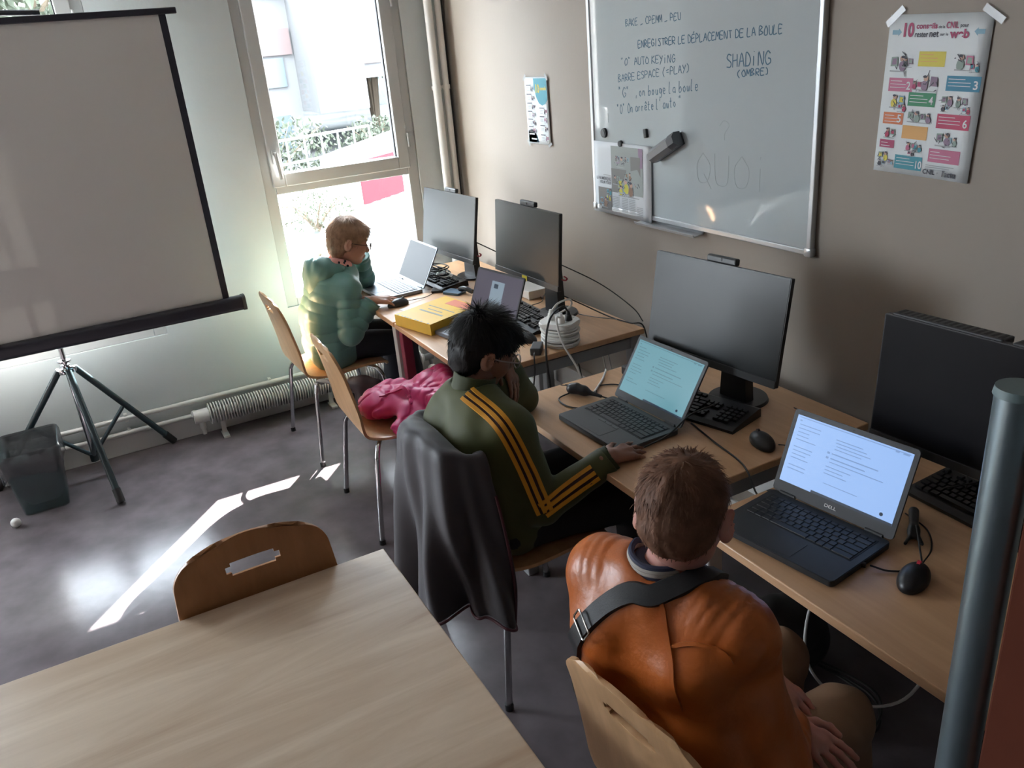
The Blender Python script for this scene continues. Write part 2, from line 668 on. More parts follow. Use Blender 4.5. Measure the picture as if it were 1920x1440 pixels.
# ================================================================== the room
RX, RY, RZ = 7.2, -6.4, 2.75
struct('floor', bx(-.3, RX + .2, RY - .2, .2, -.12, 0), floor_mat)
struct('ceiling', bx(-.3, RX + .2, RY - .2, .2, RZ, RZ + .15), ceil_white)
WTOP = 2.42
def win_wall():
    bm = bmesh.new()
    holes = [(-1.12, -.25), (-2.62, -1.75), (-4.60, -3.05), (-6.15, -4.75)]  # last two openings are unseen, added and widened to let in more light
    ys = [.2] + [v for h in holes for v in (h[1], h[0])] + [RY - .2]
    for i in range(0, len(ys), 2):
        bx(-.28, 0, ys[i + 1], ys[i], 0, RZ, bm)
    for a, b in holes:
        bx(-.28, 0, a, b, 0, .585, bm)
        bx(-.28, 0, a, b, WTOP, RZ, bm)
    return bm
struct('wall_left', win_wall(), wall_white)
struct('wall_right', bx(-.05, RX + .2, 0, .2, 0, RZ), wall_beige)
struct('wall_back', bx(RX, RX + .2, RY, .2, 0, RZ), wall_white)
struct('wall_front', bx(-.05, RX + .2, RY - .2, RY, 0, RZ), wall_dark)
struct('baseboard_left', bx(0, .018, -6.2, -.01, 0, .105, bev=.004), rad_white)
struct('baseboard_right', bx(.02, 7, -.016, 0, 0, .09, bev=.004), rad_white)
# cable trunking low on the board wall
tr = struct('trim_1', bx(.3, 7, -.05, 0, .20, .31, bev=.004), white_plastic)

def window(n, y0, y1, handle=True):
    """y0<y1 outer frame; tilt casement above a fixed light"""
    xf0, xf1 = -.085, -.012
    z0, z1 = .585, WTOP
    fr = bmesh.new()
    w = .062
    bx(xf0, xf1, y0, y0 + w, z0, z1, fr, .004)
    bx(xf0, xf1, y1 - w, y1, z0, z1, fr, .004)
    bx(xf0, xf1, y0 + w, y1 - w, z0, z0 + .045, fr, .004)
    bx(xf0, xf1, y0 + w, y1 - w, z1 - w, z1, fr, .004)
    bx(xf0, xf1, y0 + w, y1 - w, 1.19, 1.235, fr, .004)
    f = struct('window_%d' % n, fr, frame_white)
    sa = bmesh.new()
    s0, s1 = y0 + w - .012, y1 - w + .012
    q0, q1 = 1.228, z1 - w + .01
    sw = .066
    xs0, xs1 = -.07, .004
    bx(xs0, xs1, s0, s0 + sw, q0, q1, sa, .005)
    bx(xs0, xs1, s1 - sw, s1, q0, q1, sa, .005)
    bx(xs0, xs1, s0 + sw, s1 - sw, q0, q0 + sw, sa, .005)
    bx(xs0, xs1, s0 + sw, s1 - sw, q1 - sw, q1, sa, .005)
    s = obj('sash', sa, frame_white, f)
    obj('pane', bx(-.045, -.035, s0 + sw, s1 - sw, q0 + sw, q1 - sw), glass_mat, s)
    obj('pane', bx(-.055, -.045, y0 + w, y1 - w, z0 + .045, 1.19), glass_mat, f)
    # gaskets
    g = bmesh.new()
    for a, b, c, d in ((s0 + sw, s0 + sw + .006, q0 + sw, q1 - sw), (s1 - sw - .006, s1 - sw, q0 + sw, q1 - sw)):
        bx(-.034, -.02, a, b, c, d, g)
    obj('gasket', g, black_matte, s)
    if handle:
        h = bmesh.new()
        hy = s0 + .030
        box(h, (.010, hy, 1.385), (.014, .026, .07), .005)
        cyl(h, (.012, hy, 1.40), (.05, hy, 1.40), .009)
        tube(h, [(.048, hy, 1.405), (.056, hy, 1.37), (.056, hy + .004, 1.32), (.054, hy + .006, 1.275)], lambda t: .0105 - .002 * t, 10)
        obj('handle', h, frame_white, s, True)
        for hz in (1.34, 2.05):
            hb = bmesh.new()
            cyl(hb, (.010, s1 + .004, hz), (.010, s1 + .004, hz + .075), .007, n=12)
            obj('hinge', hb, frame_white, s, True)
    sl = obj('sill', bx(-.30, -.085, y0, y1, .56, .588), frame_white, f)
    return f
window(1, -1.12, -.25)
window(2, -2.62, -1.75)
window(3, -4.60, -3.05)  # unseen window, added to brighten the room
window(4, -6.15, -4.75)  # also unseen, added for extra daylight

# daylight sampling portals in the four window openings
for i, (a, b) in enumerate(((-1.12, -.25), (-2.62, -1.75), (-4.60, -3.05), (-6.15, -4.75))):
    L = bpy.data.lights.new('window_portal', 'AREA')
    L.shape = 'RECTANGLE'
    L.size, L.size_y = WTOP - .6, b - a
    L.cycles.is_portal = True
    o = bpy.data.objects.new('window_portal', L)
    COL.objects.link(o)
    o.location = (-.30, (a + b) / 2, (.6 + WTOP) / 2)
    o.rotation_euler = Vector((1, 0, 0)).to_track_quat('-Z', 'Y').to_euler()

# vertical heating pipes in the corner
def vpipe(y, r, label):
    bm = bmesh.new()
    cyl(bm, (.055, y, 0), (.055, y, RZ), r, n=20)
    o = tag(obj('heating_pipe', bm, pipe_white, None, True), label, 'pipe')
    for z in (.9, 1.62, 2.3):
        c = bmesh.new()
        cyl(c, (.055, y, z), (.055, y, z + .022), r + .004, n=20)
        box(c, (.022, y, z + .011), (.044, .014, .014))
        obj('pipe_clip', c, pipe_white, o, True)
    return o
vpipe(-.112, .022, 'thick white vertical heating pipe nearer the tall window')
vpipe(-.055, .017, 'thinner white vertical heating pipe right in the wall corner')
bm = bmesh.new()
tube(bm, [(.012, -.012, 2.7), (.012, -.012, 1.3), (.016, -.016, .9), (.018, -.018, .35)], .006)
tag(obj('wall_cable', bm, cable_black, None, True), 'thin dark cable running down the corner beside the white pipes', 'cable')

# finned tube radiator under the window and its two feed pipes
rad = thing('finned_radiator', 'white finned tube radiator running low under the tall window', 'radiator', (.095, -1.03, 0))
bm = bmesh.new()
zc = .135
cyl(bm, (.095, -1.67, zc), (.095, -.41, zc), .026, n=20)
obj('core_tube', bm, rad_white, rad, True)
bm = bmesh.new()
k = 0
y = -1.655
while y < -.425:
    cyl(bm, (.095, y, zc), (.095, y + .0045, zc), .057, n=22)
    y += .0145
o = obj('fins', bm, rad_white, rad, True)
o['kind'] = 'stuff'
for y in (-1.60, -1.0, -.47):
    bm = bmesh.new()
    bx(.088, .102, y - .012, y + .012, .008, .08, bm)
    bx(.07, .16, y - .016, y + .016, 0, .010, bm)
    obj('foot_bracket', bm, rad_white, rad)
bm = bmesh.new()
cyl(bm, (.095, -1.735, zc), (.095, -1.66, zc), .036, n=20)
cyl(bm, (.095, -1.70, zc), (.095, -1.70, .065), .016, n=14)
cyl(bm, (.095, -1.70, .065), (.095, -1.70, .03), .011, n=14)
cyl(bm, (.03, -1.725, zc), (.095, -1.725, zc), .017, n=14)
obj('end_manifold', bm, rad_white, rad, True)
bm = bmesh.new()
cyl(bm, (.095, -.41, zc), (.095, -.35, zc), .02, n=16)
cyl(bm, (.095, -.37, zc), (.115, -.37, .085), .012, n=12)
obj('valve', bm, steel, rad, True)
bm = bmesh.new()
ball(bm, (.125, -.372, .068), .027, 18, (1.1, 1, 1))
obj('valve_knob', bm, white_plastic, rad, True)
for z, r, nm in ((.200, .0125, 'upper'), (.120, .0125, 'lower')):
    bm = bmesh.new()
    cyl(bm, (.026, -6.1, z), (.026, -1.735 if z < .15 else -.40, z), r, n=14)
    if z > .15:
        cyl(bm, (.026, -.40, z), (.026, -.40, .03), r, n=14)
    o = tag(obj('heating_pipe', bm, rad_white, None, True), nm + ' of the two white feed pipes running low along the window wall', 'pipe')
    for y in (-2.9, -2.05, -1.3):
        if z > .15 or y < -1.7:
            c = bmesh.new()
            bx(0, .03, y - .008, y + .008, z - .02, z + .02, c)
            obj('pipe_clip', c, rad_white, o)

# ================================================================== outdoors
struct('ground', bx(-60, -.4, -40, 50, -.62, -.5), M('courtyard ground', (.055, .055, .052), .8, var=.5, vscale=.7))
bld = thing('building', 'pale modern building with red panels across the courtyard', 'building', (-20, 4, -.5))
conc = M('pale render', (.13, .13, .13), .7, var=.05, vscale=.4)
redp = M('faded red cladding', (.12, .085, .08), .6)
win_out = M('far window glass', (.07, .09, .10), .25, spec=.4)
obj('wing', bx(-25, -17.6, -16, 3.75, -.5, 3.3), conc, bld)
obj('tower', bx(-26, -16, 3.75, 5.0, .55, 6.2), conc, bld)
obj('gallery', bx(-25, -17.2, 5.0, 22, 1.2, 3.2), conc, bld)
obj('roof_slab', bx(-25.2, -17.4, -16.2, 3.9, 3.3, 3.55), conc, bld)
for y0 in (-1.2, 1.35):
    obj('cladding_panel', bx(-17.6, -17.5, y0, y0 + 2.35, 1.92, 2.52), redp, bld)
for y0 in (-2.8, -1.0, .8, 2.2):
    obj('window', bx(-17.6, -17.52, y0, y0 + 1.25, 1.18, 1.86), win_out, bld)
for y0 in (-2.8, .8):
    obj('lower_window', bx(-17.6, -17.52, y0, y0 + 2.6, -.3, .5), win_out, bld)
obj('dark_bay', bx(-17.25, -17.1, 5.2, 7.4, 1.55, 2.2), redp, bld)
bb = thing('building', 'tall grey green apartment block beyond the pale building', 'building', (-36, 6, -.5))
obj('facade', bx(-42, -34, -14, 30, -.5, 16), M('far facade', (.09, .11, .11), .8, var=.3, vscale=.6), bb)
# ramp wall and railings
obj_r = tag(obj('ramp_wall', prism(bmesh.new(), [(0, -.5), (3.0, -.5), (3.0, .55), (0, -.05)], Matrix(((0, 0, 1, -12.6), (1, 0, 0, 2.6), (0, 1, 0, 0), (0, 0, 0, 1))), .25), conc), 'low sloping concrete ramp wall outside the window', 'wall')
def railing(x0, y0, x1, y1, h, label, zb=-.5, n=9):
    t = thing('railing', label, 'railing', ((x0 + x1) / 2, (y0 + y1) / 2, zb))
    m = MATS.get('rail') or M('rail', (.25, .26, .26), .5)
    for z in (h, h * .55):
        bm = bmesh.new()
        cyl(bm, (x0, y0, zb + z), (x1, y1, zb + z), .025, n=8)
        obj('rail', bm, m, t, True)
    for i in range(n):
        k = i / (n - 1)
        bm = bmesh.new()
        p = (x0 + (x1 - x0) * k, y0 + (y1 - y0) * k)
        cyl(bm, (*p, zb), (*p, zb + h), .02, n=8)
        obj('post', bm, m, t, True)
railing(-11, .6, -12.2, 3.6, .95, 'white metal railing in front of the ramp outside')
railing(-9.5, 3.3, -11.5, 5.6, .95, 'white metal railing at the far right of the courtyard', n=7)
fen = thing('barrier', 'red and white slatted site barrier outside the lower pane', 'barrier', (-7.6, 2.2, -.5))
fr_red = M('barrier red', (.12, .03, .036), 1, spec=0)
fr_wht = M('barrier white', (.14, .14, .14), 1, spec=0)
A0, A1 = Vector((-6.9, 1.58, -.5)), Vector((-7.7, 2.75, -.5))
dd = (A1 - A0)
Mx = Matrix(((dd.normalized().x, 0, dd.normalized().y, A0.x), (dd.normalized().y, 0, -dd.normalized().x, A0.y), (0, 1, 0, -.5), (0, 0, 0, 1)))
obj('board', prism(bmesh.new(), [(0, .35), (dd.length, .35), (dd.length, .95), (0, .95)], Mx, .03), fr_red, fen)
for i in range(6):
    s = .15 + i * (dd.length - .3) / 5
    obj('slat', prism(bmesh.new(), [(s - .04, 0), (s + .04, 0), (s + .12, 1.0), (s + .04, 1.0)], Matrix.Translation(Vector((Mx[0][2], Mx[1][2], 0)) * -.03) @ Mx, .03), fr_wht, fen)
# shrubs and trees
leaf = M('leaves', (.055, .066, .042), .7, var=.5, vscale=8)
bark = M('bark', (.12, .09, .06), .8)
def shrub(c, r, n, label, name='shrub', cat='shrub', trunk=0, ls=.05, seed=1):
    rs = random.Random(seed)
    t = thing(name, label, cat, (c[0], c[1], -.5))
    bm = bmesh.new()
    for i in range(n):
        d = Vector((rs.gauss(0, 1), rs.gauss(0, 1), rs.gauss(0, 1))).normalized() * (rs.random() ** .4)
        p = Vector(c) + Vector((d.x * r[0], d.y * r[1], d.z * r[2]))
        q = Euler((rs.random() * 6, rs.random() * 6, rs.random() * 6)).to_matrix()
        s = ls * (.6 + rs.random())
        vs = [bm.verts.new(p + q @ Vector(v) * s) for v in ((-1, 0, 0), (0, -.5, .1), (1, 0, 0), (0, .5, .1))]
        bm.faces.new(vs)
    f = obj('foliage', bm, leaf, t)
    bm = bmesh.new()
    for i in range(7):
        a = i * 2 * PI / 7
        tube(bm, [(c[0], c[1], -.5), (c[0] + .3 * r[0] * math.cos(a), c[1] + .3 * r[1] * math.sin(a), c[2] - r[2] * .2), (c[0] + .8 * r[0] * math.cos(a), c[1] + .8 * r[1] * math.sin(a), c[2] + r[2] * .6)], lambda k: .03 * (1 - .8 * k) + trunk * (1 - k), 6, 4)
    obj('stem', bm, bark, t, True)
shrub((-13.5, 1.9, .1), (.7, 1.5, .65), 1500, 'scrubby bush behind the ramp at left outside', seed=2)
shrub((-14.5, 4.6, .0), (.6, .9, .5), 1000, 'grey green bush at the foot of the white tower', seed=3)
shrub((-15, -2.5, 3.2), (2.4, 2.6, 2.2), 2600, 'broad leafy tree outside the window behind the projection screen', 'tree', 'tree', .10, .13, 4)
shrub((-22, 7.2, 3.5), (1.6, 1.2, 2.6), 1500, 'slim dark tree seen right of the white tower', 'tree', 'tree', .09, .12, 5)
shrub((-7.4, 1.0, -.2), (.5, .6, .28), 900, 'low twiggy bush on the ground below the window', seed=6, ls=.022)
# ================================================================== tables
def table(x0, x1, y0, y1, z, label, top_mat, leg_mats, th=.024, rails=True, name='table', inset=.012):
    t = thing(name, label, 'table', ((x0 + x1) / 2, (y0 + y1) / 2, 0))
    obj('tabletop', bx(x0, x1, y0, y1, z - th, z, bev=.003), top_mat, t)
    lw = .045
    xs, ys = (x0 + inset, x1 - inset - lw), (y0 + inset, y1 - inset - lw)
    i = 0
    for yy in ys:
        for xx in xs:
            obj('leg', bx(xx, xx + lw, yy, yy + lw, 0, z - th, bev=.004), leg_mats[i], t)
            i += 1
    rh = .045
    zr = z - th - .012
    for yy in (ys[0] + .14, ys[1]):
        obj('rail', bx(xs[0] + .036, xs[1] + .008, yy + .008, yy + .036, zr - rh, zr), rail_grey, t)
    for xx in xs:
        obj('rail', bx(xx + .008, xx + .036, ys[0] + lw, ys[1], zr - rh, zr), rail_grey, t)
    return t
TZ = .70
table(.19, 1.005, -.87, -.07, TZ, 'beech table in the corner under the leftmost monitor', beech, [leg_light, leg_light, leg_light, leg_light])
table(1.02, 1.83, -.87, -.07, TZ, 'beech table with maroon legs carrying the yellow box and white cable block', beech, [leg_maroon, leg_maroon, rail_grey, rail_grey])
table(2.11, 2.955, -.885, -.085, TZ, 'beech table with the graphite laptop and big monitor, under the whiteboard', beech, [rail_grey] * 4)
table(3.06, 3.90, -.855, -.06, TZ, 'beech table at right carrying the black laptop', beech, [leg_light, rail_grey, rail_grey, rail_grey])
table(2.713, 3.53, -3.14, -1.545, .70, 'long pale wooden table in the foreground', beech_y, [steel] * 4, th=.026)

# ================================================================== chairs
def chair(name, label, mat, loc, rz, slot=True):
    t = thing(name, label, 'chair', (0, 0, 0))
    # profile: front lip -> seat -> bend -> back (local y forward = +y), heights in m
    prof = crom([(0, .215, .405), (0, .20, .425), (0, .10, .435), (0, -.05, .425), (0, -.135, .425), (0, -.185, .445), (0, -.208, .50), (0, -.226, .60), (0, -.25, .72), (0, -.272, .81), (0, -.278, .835)], 6)
    n = len(prof)
    L = [0]
    for a, b in zip(prof, prof[1:]):
        L.append(L[-1] + (b - a).length)
    tot = L[-1]
    # arc-length resample so the slot rows can be placed exactly
    def at(s):
        s = max(0, min(tot, s))
        for i in range(n - 1):
            if L[i + 1] >= s:
                k = (s - L[i]) / max(1e-9, L[i + 1] - L[i])
                return prof[i].lerp(prof[i + 1], k)
        return prof[-1]
    def half(s):
        d = tot - s
        w = .205
        if s < .05:
            w = .185 + .018 * math.sqrt(max(0, 1 - ((.05 - s) / .05) ** 2))
        w -= .028 * math.exp(-((s - .40) / .075) ** 2)
        if d < .40:
            w -= .028 * (1 - d / .40)
        r = .075
        if d < r:
            w -= r * (1 - math.sqrt(max(0, 1 - ((r - d) / r) ** 2))) * .95
        return w
    rows = sorted(set([0, .008, .02, .035, .05] + [.05 + i * .02 for i in range(1, int((tot - .10) / .02))] + [tot - x for x in (.09, .075, .06, .045, .03, .018, .008, .002, 0)]))
    sc0, sc1 = tot - .092, tot - .060
    rows = [r for r in rows if not (sc0 - .008 < r < sc1 + .008)] + [sc0, sc0 + .008, (sc0 + sc1) / 2, sc1 - .008, sc1]
    rows.sort()
    us = [-1, -.93, -.8, -.65, -.5, -.36, -.33, -.29, -.15, 0, .15, .29, .33, .36, .5, .65, .8, .93, 1]
    bm = bmesh.new()
    grid = []
    for s in rows:
        p = at(s)
        w = half(s)
        d = tot - s
        row = []
        for u in us:
            kk = .012 if s > .42 else 0
            z = p.z - (.010 * (1 - u * u) if s < .33 else 0)
            arch = -.018 * u * u * max(0, 1 - d / .12)
            y = p.y + kk * u * u * min(1, max(0, (s - .42) / .1))
            x = u * w
            if sc0 <= s <= sc1 and slot and abs(u) <= .36:
                x = u * .178
                if abs(u) >= .29:
                    # rounded slot ends
                    kx = (abs(u) - .29) / .07
                    pass
            row.append(bm.verts.new((x, y, z + arch)))
        grid.append(row)
    for i in range(len(rows) - 1):
        for j in range(len(us) - 1):
            if slot and rows[i] >= sc0 - 1e-6 and rows[i + 1] <= sc1 + 1e-6:
                mid = (us[j] + us[j + 1]) / 2
                inner = abs(mid) < .33
                edge_row = (i == rows.index(sc0)) or (rows[i + 1] == sc1)
                if inner and not (edge_row and abs(mid) > .29):
                    continue
                if abs(mid) < .36 and not edge_row:
                    continue
            bm.faces.new((grid[i][j], grid[i][j + 1], grid[i + 1][j + 1], grid[i + 1][j]))
    me_o = obj('seat_shell', bm, mat, t, True, local=True)
    md = me_o.modifiers.new('s', 'SOLIDIFY')
    md.thickness = .011
    md.offset = 0
    md2 = me_o.modifiers.new('b', 'BEVEL')
    md2.width = .0025
    md2.segments = 2
    md2.limit_method = 'ANGLE'
    for sx in (-1, 1):
        for sy, fy in ((1, .215), (-1, -.215)):
            b = bmesh.new()
            top = .408
            tube(b, [(sx * .05, sy * .09, top), (sx * .12, sy * .115, top), (sx * .185, sy * .15, top - .006), (sx * .212, sy * .168, top - .035), (sx * .222, sy * .178, top - .09), (sx * .252, fy, .012)], .0105, 12, 6)
            lg = obj('leg', b, chrome, t, True, local=True, angle=60)
            b = bmesh.new()
            cyl(b, (sx * .252, fy, 0), (sx * .252, fy, .022), .0135, n=14)
            obj('foot_cap', b, black_plastic, lg, True, local=True)
    b = bmesh.new()
    box(b, (0, 0, .409), (.16, .20, .012), .003)
    obj('seat_plate', b, black_plastic, t, local=True)
    t.matrix_basis = Matrix.Translation(loc) @ Matrix.Rotation(rz, 4, 'Z')
    WM[t.name] = t.matrix_basis.copy()
    return t
ch = chair('plywood_chair', 'plywood chair by the window with the boy in the teal jacket on it', ply, (.55, -1.055, 0), .03)
g = 'plywood chairs at the computer tables'
ch['group'] = g
dup(ch, (1.385, -1.035, 0), -.02, 'plywood chair with the magenta jacket lying on its seat', g)
dup(ch, (2.45, -1.03, 0), 0, 'plywood chair under the boy in the olive tracksuit top', g)
dup(ch, (3.535, -1.145, 0), .10, 'plywood chair at front right under the boy in orange leather', g)
c5 = chair('plywood_chair', 'plywood chair with painted-in shade tucked in behind the long pale table', ply_shaded, (2.93, -1.845, 0), -PI / 2 + .02)

# ================================================================== projection screen on a tripod
sx = .27
ps = thing('projection_screen', 'tripod projection screen standing in front of the left window', 'projection screen', (.19, -2.235, 0))
bm = bmesh.new()
bx(sx - .0002, sx + .001, -3.06, -1.455, .775, 2.075, bm)
obj('screen_cloth', bm, screen_cloth, ps)
for a, b in ((-1.478, -1.448), (-3.065, -3.035)):
    obj('black_border', bx(sx + .001, sx + .0035, a, b, .775, 2.075), case_black, ps)
bm = bmesh.new()
prism(bm, rrect(.062, .072, .02), Matrix(((1, 0, 0, sx), (0, 0, 1, -3.13), (0, 1, 0, .742), (0, 0, 0, 1))), 1.745)
cs = obj('roller_case', bm, case_black, ps, True)
bm = bmesh.new()
prism(bm, rrect(.068, .078, .022), Matrix(((1, 0, 0, sx), (0, 0, 1, -1.392), (0, 1, 0, .742), (0, 0, 0, 1))), .016)
obj('case_end_cap', bm, dark_plastic, cs, True)
bm = bmesh.new()
bx(sx - .012, sx + .012, -3.1, -1.40, 2.068, 2.094, bm, .004)
obj('top_bar', bm, case_black, ps)
bm = bmesh.new()
tube(bm, [(sx - .03, -2.5, 2.11), (sx - .03, -2.25, 2.12), (sx - .03, -1.93, 2.105)], .012)
obj('carry_handle', bm, case_black, ps, True)
px, py = .19, -2.235
bm = bmesh.new()
cyl(bm, (px, py, .09), (px, py, 2.10), .0115, n=16)
obj('pole', bm, chrome, ps, True)
bm = bmesh.new()
cyl(bm, (px, py, .615), (px, py, .622), .03, n=24)
cyl(bm, (px, py, .57), (px, py, .60), .02, n=20)
for a in (75, 200, 325):
    a = math.radians(a)
    box(bm, (px + .028 * math.cos(a), py + .028 * math.sin(a), .575), (.03, .03, .03), .006, (0, 0, a))
obj('collar', bm, chrome, ps, True)
hub = Vector((px, py, .10))
bm = bmesh.new()
cyl(bm, (px, py, .085), (px, py, .125), .02, n=16)
obj('lower_hub', bm, tripod_mat, ps, True)
for fx, fy in ((.575, -2.165), (.035, -1.862), (-.0 + .05, -2.68)):
    top = Vector((px, py, .575)) + (Vector((fx, fy, 0)) - Vector((px, py, 0))).normalized() * .035
    ft = Vector((fx, fy, .02))
    bm = bmesh.new()
    tube(bm, [top, ft], .0155, 12, 0)
    lg = obj('leg', bm, tripod_mat, ps, True)
    bm = bmesh.new()
    dv = (ft - top).normalized()
    cyl(bm, ft - dv * .055, ft + dv * .012, .019, n=14)
    obj('rubber_foot', bm, black_matte, lg, True)
    bm = bmesh.new()
    tube(bm, [hub + Vector((0, 0, .01)), top.lerp(ft, .48)], .010, 10, 0)
    obj('brace', bm, tripod_mat, lg, True)

# ================================================================== waste bin
wb = thing('waste_bin', 'dark see-through waste bin with a black liner beside the tripod', 'bin', (.30, -2.47, 0))
def tapered(bm, cx, cy, z0, z1, a0, b0, a1, b1, th, rad, bottom=True):
    def ring(a, b, z, r):
        return [bm.verts.new((cx + x, cy + y, z)) for x, y in rrect(a, b, r)]
    o0, o1 = ring(a0, b0, z0, rad), ring(a1, b1, z1, rad)
    i1, i0 = ring(a1 - 2 * th, b1 - 2 * th, z1, rad - th), ring(a0 - 2 * th, b0 - 2 * th, z0 + th, rad - th)
    seq = [o0, o1, i1, i0]
    n = len(o0)
    for A, B in zip(seq, seq[1:]):
        for k in range(n):
            bm.faces.new((A[k], A[(k + 1) % n], B[(k + 1) % n], B[k]))
    if bottom:
        bm.faces.new(o0[::-1])
        bm.faces.new(i0)
bm = bmesh.new()
tapered(bm, .31, -2.475, .0, .31, .23, .19, .30, .25, .004, .03)
obj('bin_body', bm, bin_mat, wb, True)
bm = bmesh.new()
def ragged():
    n = 44
    P = rrect(.306, .256, .034, 10)
    n = len(P)
    rs = random.Random(3)
    low = [.19 + .035 * math.sin(k * .9) + rs.random() * .02 for k in range(n)]
    o0 = [bm.verts.new((.31 + x * (1.0 + .02 * math.sin(k * 2.1)), -2.475 + y * (1.0 + .02 * math.sin(k * 1.7)), low[k])) for k, (x, y) in enumerate(P)]
    o1 = [bm.verts.new((.31 + x * 1.03, -2.475 + y * 1.03, .30)) for x, y in P]
    o2 = [bm.verts.new((.31 + x * .99, -2.475 + y * .99, .317)) for x, y in P]
    o3 = [bm.verts.new((.31 + x * .94, -2.475 + y * .94, .30)) for x, y in P]
    o4 = [bm.verts.new((.31 + x * .80, -2.475 + y * .78, .10)) for x, y in P]
    o5 = [bm.verts.new((.31 + x * .5, -2.475 + y * .5, .03)) for x, y in P]
    for A, B in zip((o0, o1, o2, o3, o4), (o1, o2, o3, o4, o5)):
        for k in range(n):
            bm.faces.new((A[k], A[(k + 1) % n], B[(k + 1) % n], B[k]))
    bm.faces.new(o5)
ragged()
obj('liner', bm, liner_mat, wb, True, angle=80)
bm = bmesh.new()
ball(bm, (.505, -2.60, .022), .022, 14)
tag(obj('paper_ball', bm, white_plastic, None, True), 'small white ball on the floor at the bin corner', 'ball')

# ================================================================== post and panel close to the camera
post = thing('partition', 'steel blue tube post with red brown panel at the right edge', 'partition', (4.045, -1.295, 0))
bm = bmesh.new()
cyl(bm, (4.045, -1.295, 0), (4.045, -1.295, 1.512), .0205, n=32)
obj('post', bm, tube_metal, post, True)
bm = bmesh.new()
cyl(bm, (4.045, -1.295, 1.512), (4.045, -1.295, 1.520), .0222, .0208, n=32)
obj('post_cap', bm, tube_cap, post, True)
pd = Vector((.80, -.05, 0)).normalized()
bm = bmesh.new()
box(bm, (4.045 + pd.x * .43, -1.295 + pd.y * .43, .76), (.80, .022, 1.36), .003, Matrix.Rotation(math.atan2(pd.y, pd.x), 4, 'Z'))
obj('panel', bm, panel_wood, post)
# ================================================================== keyboards, laptops, monitors
def key_mesh(name, w, d, h, taper=.82):
    bm = bmesh.new()
    a = [bm.verts.new((sx * w / 2, sy * d / 2, 0)) for sx, sy in ((-1, -1), (1, -1), (1, 1), (-1, 1))]
    b = [bm.verts.new((sx * w / 2 - sx * (1 - taper) * d / 2, sy * d / 2 * taper, h)) for sx, sy in ((-1, -1), (1, -1), (1, 1), (-1, 1))]
    bm.faces.new(b)
    for k in range(4):
        bm.faces.new((a[k], a[(k + 1) % 4], b[(k + 1) % 4], b[k]))
    me = bpy.data.meshes.new(name)
    bm.to_mesh(me)
    bm.free()
    return me
KM = {}
def key(w, d, h, mat, parent, M4, taper=.82):
    kk = (round(w, 4), round(d, 4), h, mat.name)
    if kk not in KM:
        KM[kk] = key_mesh('key', w, d, h, taper)
        KM[kk].materials.append(mat)
    o = bpy.data.objects.new('key', KM[kk])
    COL.objects.link(o)
    o.parent = parent
    o.matrix_basis = M4
    return o
ROWS = [[1] * 13 + [2], [1.5] + [1] * 12 + [1.5], [1.8] + [1] * 11 + [2.2], [1.3] + [1] * 11 + [2.7], [1.3, 1, 1.3, 5.4, 1.3, 1, 1.1, 2.6]]
def keyboard(name, label, loc, rz, tilt=.10, cord=None, legs=True):
    t = thing(name, label, 'keyboard', loc, rz)
    bm = bmesh.new()
    side = [(-.078, 0), (-.080, .010), (-.060, .016), (.070, .030), (.078, .028), (.080, 0)]
    prism(bm, side, Matrix(((0, 0, 1, -.222), (1, 0, 0, 0), (0, 1, 0, 0), (0, 0, 0, 1))), .444)
    b = obj('keyboard_body', bm, black_plastic, t, local=True)
    sl = math.atan2(.014, .13)
    def kz(y):
        return .0168 + (y + .060) * .1075
    u = .0188
    cnt = 0
    y = .052
    for i in range(12 + 1):
        if i in (1, 5, 9):
            continue
        key(u - .003, .014, .007, key_black, t, Matrix.Translation((-.205 + i * u * 1.06, y, kz(y))) @ Matrix.Rotation(sl, 4, 'X'))
        cnt += 1
    for r, row in enumerate(ROWS):
        y = .028 - r * u
        x = -.213
        for w in row:
            key(w * u - .003, u - .0035, .0075, key_black, t, Matrix.Translation((x + w * u / 2, y, kz(y))) @ Matrix.Rotation(sl, 4, 'X'))
            x += w * u
            cnt += 1
    for r in range(5):
        y = .028 - r * u
        for c in range(4):
            if (r in (0, 1) and c < 3 and False) or (c == 3 and r == 4):
                continue
            key(u - .003, u - .0035, .0075, key_black, t, Matrix.Translation((.142 + c * u, y, kz(y))) @ Matrix.Rotation(sl, 4, 'X'))
            cnt += 1
    for r, c in ((0, 0), (0, 1), (0, 2), (1, 0), (1, 1), (1, 2), (3, 1), (4, 0), (4, 1), (4, 2)):
        y = .028 - r * u
        if cnt >= 100:
            break
        key(u - .005, u - .0035, .0075, key_black, t, Matrix.Translation((.0785 + c * u * .86, y, kz(y))) @ Matrix.Rotation(sl, 4, 'X'))
        cnt += 1
    if cord:
        bm = bmesh.new()
        tube(bm, cord, .0022)
        obj('cord', bm, cable_black, t, True)
    return t

